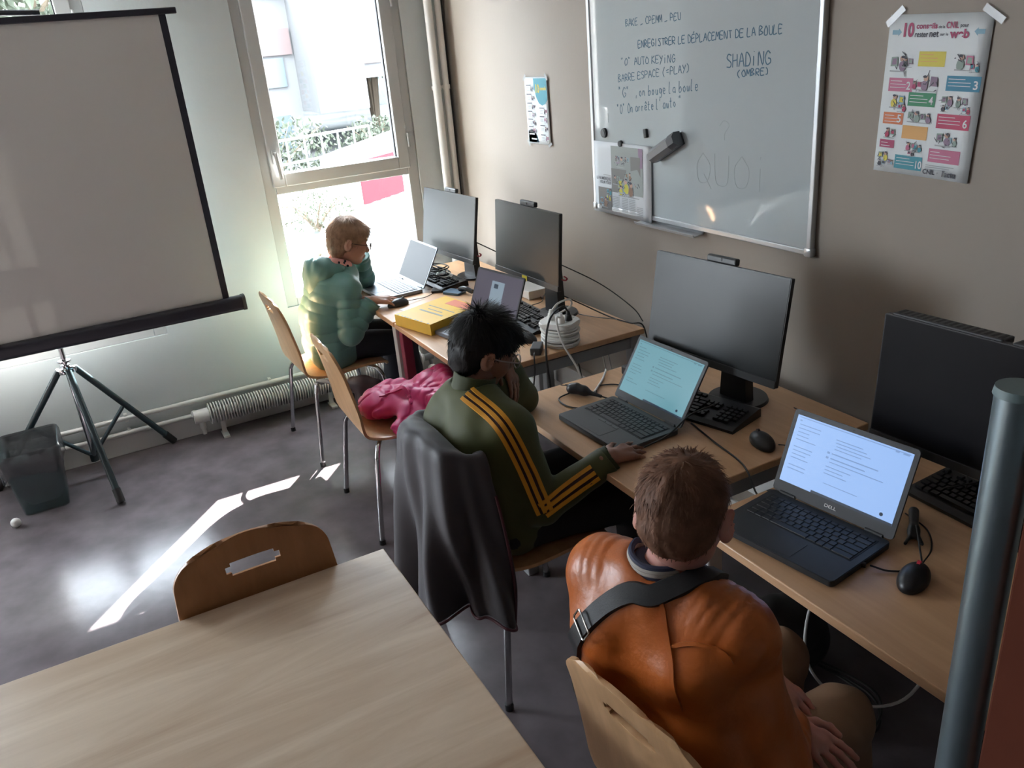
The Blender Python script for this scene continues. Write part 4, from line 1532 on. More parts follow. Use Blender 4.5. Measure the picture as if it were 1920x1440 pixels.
FT = {
 'A': [[(0, 0), (.28, 1), (.58, 0)], [(.12, .4), (.46, .42)]], 'B': [[(0, 0), (.02, 1), (.42, .85), (.08, .55), (.52, .27), (0, 0)]],
 'C': [[(.55, .9), (.25, 1), (.02, .5), (.22, 0), (.55, .1)]], 'D': [[(.05, 0), (.03, 1), (.42, .8), (.55, .42), (.35, .08), (0, 0)]],
 'E': [[(.52, 1), (.02, .97), (0, 0), (.52, .03)], [(.0, .52), (.42, .55)]], 'G': [[(.55, .85), (.28, 1), (0, .5), (.22, 0), (.55, .2), (.55, .45), (.3, .45)]],
 'I': [[(.2, 1), (.2, 0)]], 'K': [[(.02, 1), (0, 0)], [(.5, 1), (.04, .5), (.54, 0)]], 'L': [[(.02, 1), (0, 0), (.5, .03)]],
 'M': [[(0, 0), (.08, 1), (.3, .35), (.52, 1), (.6, 0)]], 'N': [[(0, 0), (.02, 1), (.5, 0), (.54, 1)]], 'O': [[(.28, 1), (.03, .6), (.12, .05), (.45, .08), (.55, .6), (.28, 1)]],
 'P': [[(0, 0), (.02, 1), (.45, .85), (.42, .55), (.02, .45)]], 'Q': [[(.28, 1), (.03, .6), (.12, .05), (.45, .08), (.55, .6), (.28, 1)], [(.32, .3), (.6, -.15)]],
 'R': [[(0, 0), (.02, 1), (.45, .85), (.42, .55), (.02, .48), (.55, 0)]], 'S': [[(.52, .9), (.2, 1), (.05, .72), (.45, .4), (.4, .05), (0, .05)]],
 'T': [[(0, 1), (.56, .97)], [(.28, 1), (.28, 0)]], 'U': [[(0, 1), (.05, .15), (.28, 0), (.5, .15), (.54, 1)]], 'V': [[(0, 1), (.25, 0), (.55, 1)]],
 'Y': [[(0, 1), (.26, .5)], [(.54, 1), (.1, -.15)]], 'H': [[(0, 1), (0, 0)], [(.5, 1), (.5, 0)], [(0, .5), (.5, .52)]], '_': [[(0, 0), (.5, .08)]],
 '=': [[(0, .65), (.4, .68)], [(0, .35), (.4, .38)]], '(': [[(.35, 1.1), (.1, .6), (.12, .2), (.32, -.15)]], ')': [[(.05, 1.1), (.3, .7), (.28, .2), (.05, -.1)]],
 '"': [[(.05, 1.1), (.08, .85)], [(.22, 1.1), (.22, .85)]], ',': [[(.1, .1), (.02, -.2)]], "'": [[(.1, 1.1), (.06, .8)]], '?': [[(.0, .8), (.2, 1.05), (.45, .85), (.25, .5), (.24, .2)]],
 'a': [[(.42, .5), (.15, .55), (.02, .2), (.2, 0), (.42, .2), (.42, .5), (.5, 0)]], 'b': [[(.02, 1.05), (0, 0), (.3, .05), (.4, .35), (.2, .5), (.02, .3)]],
 'e': [[(.02, .28), (.4, .32), (.3, .55), (.08, .5), (.02, .18), (.2, 0), (.42, .1)]], 'g': [[(.4, .5), (.12, .55), (.05, .2), (.3, .1), (.4, .5), (.36, -.3), (.05, -.3)]],
 'l': [[(.05, 1.1), (.02, .1), (.2, 0)]], 'n': [[(0, .5), (0, 0), (.05, .4), (.3, .5), (.38, 0)]], 'o': [[(.2, .55), (.02, .3), (.2, 0), (.4, .25), (.2, .55)]],
 'r': [[(0, .5), (0, 0), (.05, .35), (.3, .5)]], 't': [[(.15, .95), (.13, .08), (.35, .05)], [(0, .6), (.35, .62)]], 'u': [[(0, .5), (.05, .05), (.3, .05), (.36, .5), (.4, 0)]],
 '^e': [[(.02, .28), (.4, .32), (.3, .55), (.08, .5), (.02, .18), (.2, 0), (.42, .1)], [(.1, .72), (.22, .9), (.36, .72)]], "'E": [[(.52, 1), (.02, .97), (0, 0), (.52, .03)], [(.0, .52), (.42, .55)], [(.2, 1.15), (.42, 1.4)]], 'i': [[(.2, .7), (.2, 0)], [(.2, 1.0), (.21, 1.06)]]}
def hand(name, s, x0, z0, x1, z1, h, mat, r=.0015, seed=1, sx=None):
    rs = random.Random(seed)
    toks = []
    i = 0
    while i < len(s):
        if s[i] == '\\':
            toks.append(s[i + 1:i + 3])
            i += 3
        else:
            toks.append(s[i])
            i += 1
    tot = sum(.45 if c == ' ' else .72 for c in toks)
    bm = bmesh.new()
    L = x1 - x0
    u = 0
    for c in toks:
        if c == ' ':
            u += .45
            continue
        for st in FT.get(c, []):
            pts = []
            for (a, b) in st:
                xx = x0 + L * (u + a) / tot + rs.uniform(-.0012, .0012)
                zz = z0 + (z1 - z0) * (u / tot) + h * b + rs.uniform(-.0015, .0015)
                pts.append((xx, -.0165, zz))
            tube(bm, pts, r, 6, 4, True)
        u += .72
    for v in bm.verts:
        v.co.y = -.0165 + (v.co.y + .0165) * .25
    return obj(name, bm, mat, WB, True)
def hl(s, a, z0, b, z1, h, mat=ink, r=.0015, seed=1):
    return hand('handwriting', s, a, z0, b, z1, h, mat, r, seed)
hl('BAKE _ CPEMM _ PEU', 1.68, 1.852, 2.005, 1.858, .024, seed=2)
hl("ENREGISTRER LE D\\'EPLACEMENT DE LA BOULE", 1.755, 1.775, 2.478, 1.795, .025, r=.0018, seed=3)
hl('"O" AUTO KEYiNG', 1.645, 1.715, 1.975, 1.722, .026, seed=4)
hl('BARRE ESPACE (=PLAY)', 1.622, 1.655, 2.055, 1.690, .025, seed=5)
hl('"G"', 1.622, 1.597, 1.700, 1.600, .036, seed=6)
hl(',on bouge la boule', 1.735, 1.603, 2.10, 1.630, .034, seed=16)
hl('"O" On arr\\^ete l\'auto "', 1.608, 1.535, 2.01, 1.575, .034, seed=7)
hl('SHADiNG', 2.235, 1.70, 2.435, 1.708, .040, seed=8, r=.0021)
hl('(OMBRE)', 2.285, 1.672, 2.43, 1.68, .019, seed=9, r=.0019)
hl('?', 2.205, 1.455, 2.28, 1.455, .075, ink_faint, .0014, 10)
hl('QUOi', 2.085, 1.315, 2.47, 1.315, .105, ink_faint, .0014, 11)
hl("i", 1.535, 1.50, 1.56, 1.50, .05, ink_faint, .0018, 12)
def magnet(label, x, z, r, sq=False):
    t = thing('magnet', label, 'magnet', (x, -.016, z))
    bm = bmesh.new()
    if sq:
        box(bm, (x, -.022, z), (.018, .012, .034), .003, (0, -.15, 0))
    else:
        cyl(bm, (x, -.0165, z), (x, -.026, z), r, r * .9, n=24)
    obj('magnet_body', bm, black_plastic, t, True)
    if not sq:
        bm = bmesh.new()
        cyl(bm, (x, -.026, z), (x, -.0272, z), r * .6, n=20)
        obj('magnet_face', bm, dark_plastic, t, True)
magnet('round black magnet alone near the left edge of the whiteboard', 1.516, 1.457, .020)
magnet('small upright black magnet in the middle of the whiteboard', 1.798, 1.470, .012, True)
magnet('small black magnet pinning the newspaper page', 1.629, 1.421, .013)
br = thing('board_eraser', 'grey block board eraser stuck askew on the whiteboard', 'eraser', (1.95, -.04, 1.43))
EM = Matrix.Translation((1.945, -.042, 1.430)) @ Matrix.Rotation(-.47, 4, 'Y')
bm = bmesh.new()
prism(bm, [(-.024, -.016), (.026, -.016), (.026, .010), (.012, .024), (-.012, .024), (-.026, .008)], EM @ Matrix(((0, 0, 1, -.085), (0, -1, 0, 0), (1, 0, 0, 0), (0, 0, 0, 1))), .125)
obj('eraser_body', bm, M('eraser grey', (.20, .205, .215), .5), br)
bm = bmesh.new()
prism(bm, [(-.025, -.017), (.027, -.017), (.027, .011), (.012, .025), (-.012, .025), (-.027, .008)], EM @ Matrix(((0, 0, 1, .04), (0, -1, 0, 0), (1, 0, 0, 0), (0, 0, 0, 1))), .038)
obj('end_block', bm, M('eraser dark grey', (.075, .08, .09), .5), br)
bm = bmesh.new()
bx(-.084, .077, .0165, .0255, -.022, .022, bm)
bmesh.ops.transform(bm, matrix=EM, verts=bm.verts)
obj('felt_pad', bm, black_matte, br)

def sheet(name, label, cat, c, w, h, rot, mat, curl=.0, y=-.003, wave=None):
    """thin paper hung on the wall; returns (thing, frame) with local x right, y up, z out of the wall"""
    t = thing(name, label, cat, (c[0], y, c[1]))
    H = Matrix(((1, 0, 0, c[0]), (0, 0, -1, y), (0, 1, 0, c[1]), (0, 0, 0, 1))) @ Matrix.Rotation(rot, 4, 'Z')
    bm = bmesh.new()
    nx, ny = 8, 10
    G = [[bm.verts.new(H @ Vector((-w / 2 + w * i / nx, -h / 2 + h * j / ny, wave(i / nx, j / ny) if wave else 0))) for i in range(nx + 1)] for j in range(ny + 1)]
    for j in range(ny):
        for i in range(nx):
            bm.faces.new((G[j][i], G[j][i + 1], G[j + 1][i + 1], G[j + 1][i]))
    o = obj('sheet', bm, mat, t, True)
    md = o.modifiers.new('s', 'SOLIDIFY')
    md.thickness = .0006
    md.offset = -1
    def rect(nm, x0, y0, x1, y1, m, z=.0006, lab=None):
        b = bmesh.new()
        vs = [b.verts.new(H @ Vector((x, yy, (wave((x + w / 2) / w, (yy + h / 2) / h) if wave else 0) + z))) for x, yy in ((x0, y0), (x1, y0), (x1, y1), (x0, y1))]
        b.faces.new(vs)
        q = obj(nm, b, m, t)
        return q
    def tx(s, x, yy, hh, m, ww=None, nm='lettering', z=.0011, bold=.012):
        zz = (wave((x + w / 2) / w, (yy + h / 2) / h) if wave else 0) + z
        return text(nm, s, H @ Matrix.Translation((x, yy, zz)), hh, m, t, ww, bold=bold)
    return t, H, rect, tx
def pcol(n, c):
    return MATS.get(n) or M(n, c, .55)
def blob(H, t, x, y, r, m, seed, z=.0030, nm='illustration'):
    """a small drawn figure: patches of colour with dark outline strokes, one mesh"""
    rs = random.Random(seed * 7 + 3)
    bm = bmesh.new()
    pal = [m, MATS['poster dark'], MATS['poster grey text'], MATS['poster skin'], rs.choice([MATS['poster mauve'], MATS['poster grey green'], MATS['poster pale blue'], MATS['poster pink']])]
    lay = [0]
    def patch(P, mi):
        lay[0] += 1
        f = bm.faces.new([bm.verts.new(H @ Vector((px_, py_, z + lay[0] * .00008))) for px_, py_ in P])
        f.material_index = mi
    def oval(cx, cy, a, b_, mi, n=10):
        patch([(cx + a * math.cos(2 * PI * i / n) * rs.uniform(.85, 1.1), cy + b_ * math.sin(2 * PI * i / n) * rs.uniform(.85, 1.1)) for i in range(n)], mi)
    def stroke(x0, y0, x1, y1, w, mi):
        d = Vector((x1 - x0, y1 - y0))
        if d.length < 1e-6:
            return
        q = Vector((-d.y, d.x)).normalized() * w
        patch([(x0 + q.x, y0 + q.y), (x0 - q.x, y0 - q.y), (x1 - q.x * .5, y1 - q.y * .5), (x1 + q.x * .5, y1 + q.y * .5)], mi)
    w = r * .06
    sgn = rs.choice((-1, 1))
    # screen or bubble
    patch([(x + sgn * r * .15, y - r * .25), (x + sgn * r * 1.0, y - r * .3), (x + sgn * r * .95, y + r * .6), (x + sgn * r * .2, y + r * .65)], 4)
    patch([(x + sgn * r * .3, y - r * .1), (x + sgn * r * .85, y - r * .15), (x + sgn * r * .8, y + r * .45), (x + sgn * r * .35, y + r * .5)], 0)
    oval(x - sgn * r * .45, y - r * .25, r * .42, r * .55, 0)
    oval(x - sgn * r * .35, y + r * .45, r * .28, r * .28, 3)
    oval(x - sgn * r * .45, y + r * .62, r * .26, r * .14, 1, 8)
    for i in range(6):
        x0, y0 = x + rs.uniform(-r, r), y + rs.uniform(-r, r) * .8
        stroke(x0, y0, x0 + rs.uniform(-r, r) * .6, y0 + rs.uniform(-r, r) * .6, w, 1)
    stroke(x - r, y - r * .75, x + r, y - r * .8, w * 1.3, 2)
    o = obj(nm, bm, None, t)
    for q in pal:
        o.data.materials.append(q)
    return o
M('poster skin', (.52, .32, .24), .55)
mag_ = pcol('poster magenta', (.36, .035, .115))
pnk = pcol('poster pink', (.50, .14, .25))
blu = pcol('poster blue', (.02, .20, .33))
grn = pcol('poster green', (.03, .24, .11))
ora = pcol('poster orange', (.62, .17, .06))
yel = pcol('poster yellow', (.66, .56, .07))
crim = pcol('poster crimson', (.46, .03, .10))
apr = pcol('poster apricot', (.70, .38, .12))
teal = pcol('poster teal', (.03, .26, .34))
pbl = pcol('poster pale blue', (.22, .40, .52))
drk = pcol('poster dark', (.04, .04, .06))
mve = pcol('poster mauve', (.24, .16, .24))
gre = pcol('poster grey green', (.24, .32, .28))
wtx = pcol('poster white', (.7, .72, .74))
gtx = pcol('poster grey text', (.36, .38, .40))
t, H, R_, T_ = sheet('poster', 'big tips poster with ten coloured boxes taped right of the whiteboard', 'poster', (2.978, 1.617), .287, .400, -.035, paper_w, wave=lambda u, v: .001 + .004 * max(0, u - .75) * max(0, .7 - v) * 4)
T_('10', -.098, .148, .032, mag_, .030, bold=.04)
T_('conseils', -.062, .166, .013, mag_, .060, bold=.03)
T_('de la', .001, .166, .007, drk, .018)
T_('CNIL', .022, .166, .015, mag_, .034, bold=.02)
T_('pour', .060, .168, .009, drk, .022)
T_('rester', -.064, .146, .014, drk, .038, bold=.02)
T_('net', -.022, .146, .017, drk, .026, bold=.02)
T_('sur le', .008, .149, .007, drk, .022)
T_('web', .034, .144, .020, mag_, .052, bold=.04)
for sx_ in (-1, 1):
    bm = bmesh.new()
    x = -.118 if sx_ < 0 else .112
    q = [(-.014, -.005), (.004, -.005), (.004, -.009), (.014, .001), (.004, .010), (.004, .006), (-.014, .006)]
    bm.faces.new([bm.verts.new(H @ Vector((x + a * -sx_ * -1 if False else x + a * (1 if sx_ < 0 else -1), .157 + b, .0017))) for a, b in q])
    obj('arrow', bm, pbl, t)
boxes = [(-.125, .012, -.052, .046, pnk, '2'), (-.044, .076, .032, .112, yel, ''), (.044, .020, .136, .056, blu, '3'), (-.060, -.022, .020, .012, grn, '4'), (-.130, -.072, -.068, -.042, ora, '5'), (.032, -.072, .124, -.036, crim, '6'), (-.066, -.106, .010, -.072, apr, ''), (-.132, -.135, -.086, -.114, mag_, ''), (.022, -.158, .112, -.124, pnk, ''), (-.078, -.186, .006, -.150, teal, '10')]
for i, (x0, y0, x1, y1, m, s) in enumerate(boxes):
    R_('coloured_box', x0, y0, x1, y1, m, .0008)
    for j in range(3):
        yy = y1 - .007 - j * .008
        if yy > y0 + .004:
            R_('printed_line', x0 + .005, yy - .0016, x0 + (x1 - x0) * (.55 if j == 0 else .72), yy, wtx if i not in (1, 6) else apr, .0012)
    if s:
        T_(s, x1 - .018, y0 + .006, .020, wtx, .012 if len(s) == 1 else .018, bold=.02, z=.0016)
ill = [(-.100, .082, .030, mve), (-.075, .085, .018, gre), (.085, .088, .028, gre), (.115, .076, .016, teal), (-.005, .036, .030, mve), (-.04, .03, .016, mag_), (-.092, -.012, .026, yel), (-.075, -.028, .016, crim), (.055, -.004, .020, mve), (.092, -.006, .020, gre), (.110, -.024, .014, crim), (.05, -.022, .013, drk), (-.035, -.048, .022, gre), (0, -.050, .020, mve), (-.104, -.095, .020, crim), (.06, -.098, .026, mve), (.085, -.102, .018, gre), (-.035, -.125, .018, pnk), (-.012, -.128, .016, teal), (-.03, -.142, .012, drk), (-.115, -.158, .02, yel), (-.12, -.176, .014, drk), (-.09, -.172, .010, pbl)]
for i, (x, y, r, m) in enumerate(ill):
    blob(H, t, x, y, r * .85, m, i)
for j in range(3):
    R_('printed_line', .018, -.168 - j * .005, .10 - .012 * j, -.166 - j * .005, gtx, .0009)
T_('CNIL', .012, -.190, .012, drk, .036, bold=.03)
T_('+', .052, -.189, .008, gtx, .006)
T_("l'actu", .070, -.191, .015, drk, .038, bold=.03, z=.003)
for (x, y, a) in ((-.128, .196, .72), (.142, .196, -.55)):
    bm = bmesh.new()
    box(bm, (0, 0, .0032), (.062, .017, .0006), 0)
    bmesh.ops.transform(bm, matrix=H @ Matrix.Translation((x, y, 0)) @ Matrix.Rotation(a, 4, 'Z'), verts=bm.verts)
    obj('tape', bm, tape_mat, t)
# small leaflet
t, H, R_, T_ = sheet('poster', 'small white and teal leaflet taped left of the whiteboard', 'poster', (.953, 1.525), .212, .300, .01, paper_w, wave=lambda u, v: .001 + .006 * max(0, u - .6))
def sector(cx, cy, r, a0, a1, m, nm):
    bm = bmesh.new()
    P = [(cx, cy)] + [(cx + r * 1.0 * math.cos(math.radians(a0 + (a1 - a0) * i / 16)), cy + r * math.sin(math.radians(a0 + (a1 - a0) * i / 16))) for i in range(17)]
    bm.faces.new([bm.verts.new(H @ Vector((x, y, .0046))) for x, y in P])
    obj(nm, bm, m, t)
bm = bmesh.new()
P = [(.100, .143), (-.018, .143), (-.014, .10), (0, .062), (.022, .035), (.05, .025), (.08, .032), (.100, .05)]
bm.faces.new([bm.verts.new(H @ Vector((x, y, .0046))) for x, y in P])
obj('teal_shape', bm, teal, t)
T_('10', .000, .082, .036, yel, .034, bold=.03, z=.0042)
T_('conseils', .040, .092, .016, yel, .055, bold=.02, z=.0042)
bm = bmesh.new()
P = [(-.100, -.143), (-.005, -.143), (-.015, -.115), (-.04, -.092), (-.07, -.083), (-.100, -.09)]
bm.faces.new([bm.verts.new(H @ Vector((x, y, .0016))) for x, y in P])
obj('teal_shape', bm, teal, t)
for i in range(2):
    R_('printed_line', -.09 + .02 * i, -.108 - .022 * i, -.04 + .02 * i, -.102 - .022 * i, wtx, .0030)
for cx, ys in ((-.09, [.112, .072, .032, -.004, -.040, -.074]), (.02, [.012, -.026, -.066, -.108])):
    for i, y in enumerate(ys):
        R_('printed_line', cx, y, cx + .045, y + .004, drk, .0030)
        for k in range(3):
            R_('printed_line', cx + .004, y - .010 - k * .006, cx + .032, y - .008 - k * .006, gtx, .0030)
        blob(H, t, cx + .055, y - .014, .014, mve if i % 2 else drk, i + int(cx * 100), .0048)
for (x, y, a) in ((-.1, .148, .8), (.1, .148, -.9), (-.1, -.148, -.8), (.1, -.148, .5)):
    bm = bmesh.new()
    box(bm, (0, 0, .0052), (.034, .012, .0006), 0)
    bmesh.ops.transform(bm, matrix=H @ Matrix.Translation((x, y, 0)) @ Matrix.Rotation(a, 4, 'Z'), verts=bm.verts)
    obj('tape', bm, tape_mat, t)
# newspaper page on the board
t, H, R_, T_ = sheet('newspaper_page', 'newspaper spread pinned at the lower left of the whiteboard', 'newspaper', (1.627, 1.275), .412, .295, 0, paper, y=-.019, wave=lambda u, v: .0015 + .03 * max(0, u - .8) ** 1.0 * (1 - v * .6))
ph1 = pcol('photo grey', (.17, .165, .16))
ph2 = pcol('photo grey green', (.27, .30, .29))
phy = pcol('photo yellow', (.52, .48, .05))
phb = pcol('photo brown', (.25, .15, .10))
R_('photo', -.065, -.052, .150, .135, ph2, .0022)
R_('photo_area', -.065, -.052, .10, .045, ph1, .0026)
R_('photo_area', .105, .06, .150, .135, mve, .0026)
R_('photo_area', .07, -.052, .135, .10, ph1, .0028)
for i, (x, y, r, m) in enumerate(((.0, .075, .035, ph2), (-.02, .085, .02, ph1), (.045, .085, .018, ph1), (.02, -.02, .05, phy), (.012, -.04, .035, phy), (.085, -.03, .05, phb), (.055, .02, .028, phb), (-.03, .0, .03, ph1))):
    blob(H, t, x, y, r * .8, m, 40 + i, .0046)
R_('photo', -.165, -.132, -.070, -.040, ph1, .0022)
for i, (x, y, r, m) in enumerate(((-.125, -.10, .035, phb), (-.09, -.08, .022, phy), (-.085, -.055, .022, teal), (-.145, -.12, .018, wtx))):
    blob(H, t, x, y, r * .8, m, 60 + i, .0042)
R_('printed_line', -.125, .012, -.072, .015, gtx, .0022)
T_('LE NUMÉRIQUE', -.175, -.008, .012, drk, .103, z=.0026)
T_('POUR TOUS', -.148, -.024, .012, drk, .077, z=.0026)
for cx, n, y0 in ((-.062, 10, -.07), (.005, 9, -.07), (.055, 9, -.07), (.108, 6, -.095)):
    for k in range(n):
        R_('text_column', cx, y0 - k * .0068, cx + .042, y0 - .0028 - k * .0068, gtx, .0030)
# ================================================================== people
def HM(loc, yaw, pitch=0, roll=0, s=1):
    """head / hand frame: local +Y forward, +Z up; yaw about Z, pitch>0 looks up"""
    return Matrix.Translation(loc) @ Matrix.Rotation(yaw, 4, 'Z') @ Matrix.Rotation(pitch, 4, 'X') @ Matrix.Rotation(roll, 4, 'Y') @ Matrix.Scale(s, 4)
def head_prims(eo=.005):
    p = [ell((0, -.012, .030), (.073, .092, .088), k=.02), ell((0, .030, -.032), (.056, .060, .072), k=.03), ell((0, .062, -.088), (.024, .020, .018), k=.03),
         ell((0, .000, -.055), (.055, .055, .045), k=.03), ell((0, .070, .022), (.050, .022, .022), k=.02)]
    for s in (-1, 1):
        p += [ell((s * .036, .058, -.030), (.026, .026, .030), k=.02)]
        p += [dict(ell((s * .030, .099, -.001), (.016, .013, .010), k=.012), op='s'), ell((s * .030, .082, -.001), (.013, .0115, .0115), k=.004)]
    p += [cone((0, .086, .004), (0, .106, -.030), .007, .0105, k=.012), ell((0, .100, -.034), (.016, .010, .008), k=.008), ell((0, .088, -.057), (.022, .010, .0055), k=.008), ell((0, .086, -.066), (.019, .010, .006), k=.008),
          dict(ell((0, .102, -.0615), (.022, .008, .0012), k=.004), op='s')]
    for s in (-1, 1):
        R = np.array(Euler((math.radians(-12), 0, s * math.radians(-34))).to_matrix())
        p += [ell((s * (.079 + eo), -.014, -.006), (.0075, .021, .032), R, k=.008), ell((s * (.079 + eo * .4), -.006, -.027), (.007, .010, .012), R, k=.006),
              dict(ell((s * (.088 + eo), -.008, -.002), (.006, .012, .020), R, k=.006), op='s')]
    return p
def hand_prims(side, curl, spread=1.0, thumb=(.6, .3), lens=(1, 1, 1, 1)):
    """palm down, fingers along +Y from the wrist at the origin; side=+1 right hand (thumb at -X)"""
    t = -side
    p = [cone((0, -.035, 0), (0, .005, 0), .021, .021, k=.012), cone((t * .012, .01, 0), (t * .022, .068, 0), .0145, .0125, k=.012), cone((-t * .012, .01, 0), (-t * .024, .062, -.002), .0135, .0115, k=.012), cone((0, .01, .001), (0, .070, .003), .0155, .012, k=.012)]
    fx = (t * .029, t * .0105, -t * .0085, -t * .027)
    fy = (.074, .079, .075, .066)
    ln = ((.036, .022, .018), (.040, .026, .019), (.037, .024, .018), (.028, .018, .016))
    rr = (.0082, .0084, .0079, .0070)
    for i in range(4):
        pos = Vector((fx[i], fy[i] - .012, .001))
        a = 0
        sp = spread * (t * .13, t * .03, -t * .07, -t * .17)[i]
        c = curl[i] if isinstance(curl, (list, tuple)) else curl
        r = rr[i]
        for j in range(3):
            a += (c * (.65, 1.0, .7)[j])
            d = Vector((math.sin(-sp if t > 0 else -sp) * -1 * math.cos(a), math.cos(sp) * math.cos(a), -math.sin(a)))
            q = pos + d * ln[i][j] * lens[i]
            p.append(cone(pos, q, r, r * .9, k=.004 if j else .009))
            pos = q
            r *= .9
    b = Vector((t * .018, .012, -.003))
    m = b + Vector((t * .034 * thumb[0] / .6, .026, -.006))
    e = m + Vector((t * .014, .026, -.004))
    g = e + Vector((t * .002 - t * thumb[1] * .012, .022, -.004))
    p += [cone(b, m, .0125, .0105, k=.012), cone(m, e, .0098, .0088, k=.006), cone(e, g, .0085, .0070, k=.004)]
    return p
def nails(prims):
    return []
def frame_from(y, z):
    """rotation matrix with local +Y along y and +Z close to z"""
    y = Vector(y).normalized()
    z = Vector(z)
    x = y.cross(z).normalized()
    z = x.cross(y)
    return Matrix(((x.x, y.x, z.x), (x.y, y.y, z.y), (x.z, y.z, z.z))).to_4x4()
def hair_obj(parent, H, mat, cap, n, length, flow, width=.0016, seed=1, res=.004, lift=.25, mask=None, curl=.0, name='hair', noise=(.004, 90, 3)):
    V, F = sdf(mapp(cap, H), res, [noise], 1)
    shell = vf_mesh('scalp', [(V, F)])
    Hi = H.inverted()
    co = np.array([v.co[:] for v in shell.vertices])
    no = np.array([v.normal[:] for v in shell.vertices])
    A = np.array(Hi)
    lc = co @ A[:3, :3].T + A[:3, 3]
    s = np.linalg.norm(np.array(H)[:3, 0])
    ln = no @ A[:3, :3].T
    ln /= np.linalg.norm(ln, axis=1)[:, None] + 1e-9
    rs = random.Random(seed)
    idx = [i for i in range(len(lc)) if (mask is None or mask(lc[i], ln[i]))]
    verts, faces = [], []
    Hn = np.array(H)
    for _ in range(n):
        i = idx[rs.randrange(len(idx))]
        p = Vector(lc[i]) + Vector((rs.gauss(0, .002), rs.gauss(0, .002), rs.gauss(0, .002)))
        nn = Vector(ln[i])
        d = Vector(flow(p, nn))
        d = (d - nn * d.dot(nn))
        if d.length < 1e-6:
            continue
        d.normalize()
        d = (d + nn * (lift(p) if callable(lift) else lift) + Vector((rs.gauss(0, .18), rs.gauss(0, .18), rs.gauss(0, .18)))).normalized()
        L = (length(p) if callable(length) else length) * (.6 + .6 * rs.random())
        side = d.cross(nn).normalized() * width * (.6 + .7 * rs.random())
        pts = []
        q = p - nn * .003
        dd = d.copy()
        for k in range(4):
            pts.append(q.copy())
            q = q + dd * L / 3
            dd = (dd - nn * (.22 + curl)).normalized()
        base = len(verts)
        for k, q in enumerate(pts):
            w = (1, .95, .7, .12)[k]
            verts += [q - side * w, q + side * w]
        for k in range(3):
            a = base + 2 * k
            faces.append((a, a + 1, a + 3, a + 2))
    SV = np.array([v[:] for v in verts]) @ Hn[:3, :3].T + Hn[:3, 3]
    me = vf_mesh(name, [(V, F), (SV, np.array(faces))])
    bpy.data.meshes.remove(shell)
    return mesh_obj(name, me, mat, parent, smooth=False)
def V3(*a):
    return np.array(a, float)
def glasses(parent, H, frame_mat, r=.023, thick=.0022, name='spectacles'):
    gl = None
    bm = bmesh.new()
    for s in (-1, 1):
        pts = [(s * .031 + r * 1.12 * math.cos(a), .112 - .012 * abs(math.cos(a) + s * 0), -.003 + r * .85 * math.sin(a)) for a in [2 * PI * i / 20 for i in range(21)]]
        pts = [(x, .113 - (abs(x) - .02) * .18, z) for x, y, z in pts]
        tube(bm, pts, thick, 8, 2)
        tube(bm, [(s * (.031 + r * 1.1), .104, .004), (s * .074, .085, .004), (s * .081, .03, .003), (s * .083, -.005, .004), (s * .082, -.018, -.008)], thick * .95, 8, 4)
    tube(bm, [(-.008, .113, .002), (0, .116, .005), (.008, .113, .002)], thick, 8, 4)
    bmesh.ops.transform(bm, matrix=H, verts=bm.verts)
    gl = obj(name, bm, frame_mat, parent, True)
    bm = bmesh.new()
    for s in (-1, 1):
        vs = [bm.verts.new(H @ Vector((s * .031 + r * 1.1 * math.cos(2 * PI * i / 20), .113 - (abs(s * .031 + r * 1.1 * math.cos(2 * PI * i / 20)) - .02) * .18, -.003 + r * .83 * math.sin(2 * PI * i / 20)))) for i in range(20)]
        bm.faces.new(vs if s > 0 else vs)
    o = obj('lenses', bm, glass_mat, gl)
    return gl
def eyes(parent, H):
    for s in (-1, 1):
        bm = bmesh.new()
        ball(bm, (s * .030, .0835, -.001), .0112, 14)
        bmesh.ops.transform(bm, matrix=H, verts=bm.verts)
        e = obj('eye', bm, eye_white, parent, True)
        bm = bmesh.new()
        ball(bm, (s * .030, .0915, -.003), .0052, 10, (1, .8, 1))
        bmesh.ops.transform(bm, matrix=H, verts=bm.verts)
        obj('iris', bm, eye_dark, e, True)
def seg(*pts, r, **kw):
    """chain of cones through pts with radii r"""
    return [cone(pts[i], pts[i + 1], r[i], r[i + 1], **kw) for i in range(len(pts) - 1)]
def person(label, base):
    return thing('person', label, 'person', base)
def legs_prims(hips, knees, ankles, r=(.082, .062, .055, .036)):
    out = []
    for h, k_, a in zip(hips, knees, ankles):
        out += [cone(h, k_, r[0], r[1], k=.03), cone(k_, a, r[2], r[3], k=.02)]
    return out
def shoe(name, parent, ank, yaw, L, mat, sole):
    H = Matrix.Translation(ank) @ Matrix.Rotation(yaw, 4, 'Z')
    z0 = -ank[2]
    V, F = sdf(mapp([cone((0, -.03, z0 + .045), (0, L * .62, z0 + .036), .036, .032, k=.02), cone((0, -.02, z0 + .05), (0, -.005, 0), .036, .036, k=.02), dict(ell((0, 0, z0 - .2 + .012), (.6, .6, .2), k=.003), op='s')], H), .005, smooth=1)
    o = mesh_obj(name, vf_mesh(name, [(V, F)]), mat, parent, smooth=False)
    bm = bmesh.new()
    prism(bm, [(x, y + L * .30 - .01) for x, y in rrect(.074, L + .01, .036)], H @ Matrix.Translation((0, 0, z0 + .0005)), .022)
    obj('sole', bm, sole, o, True)
    return o

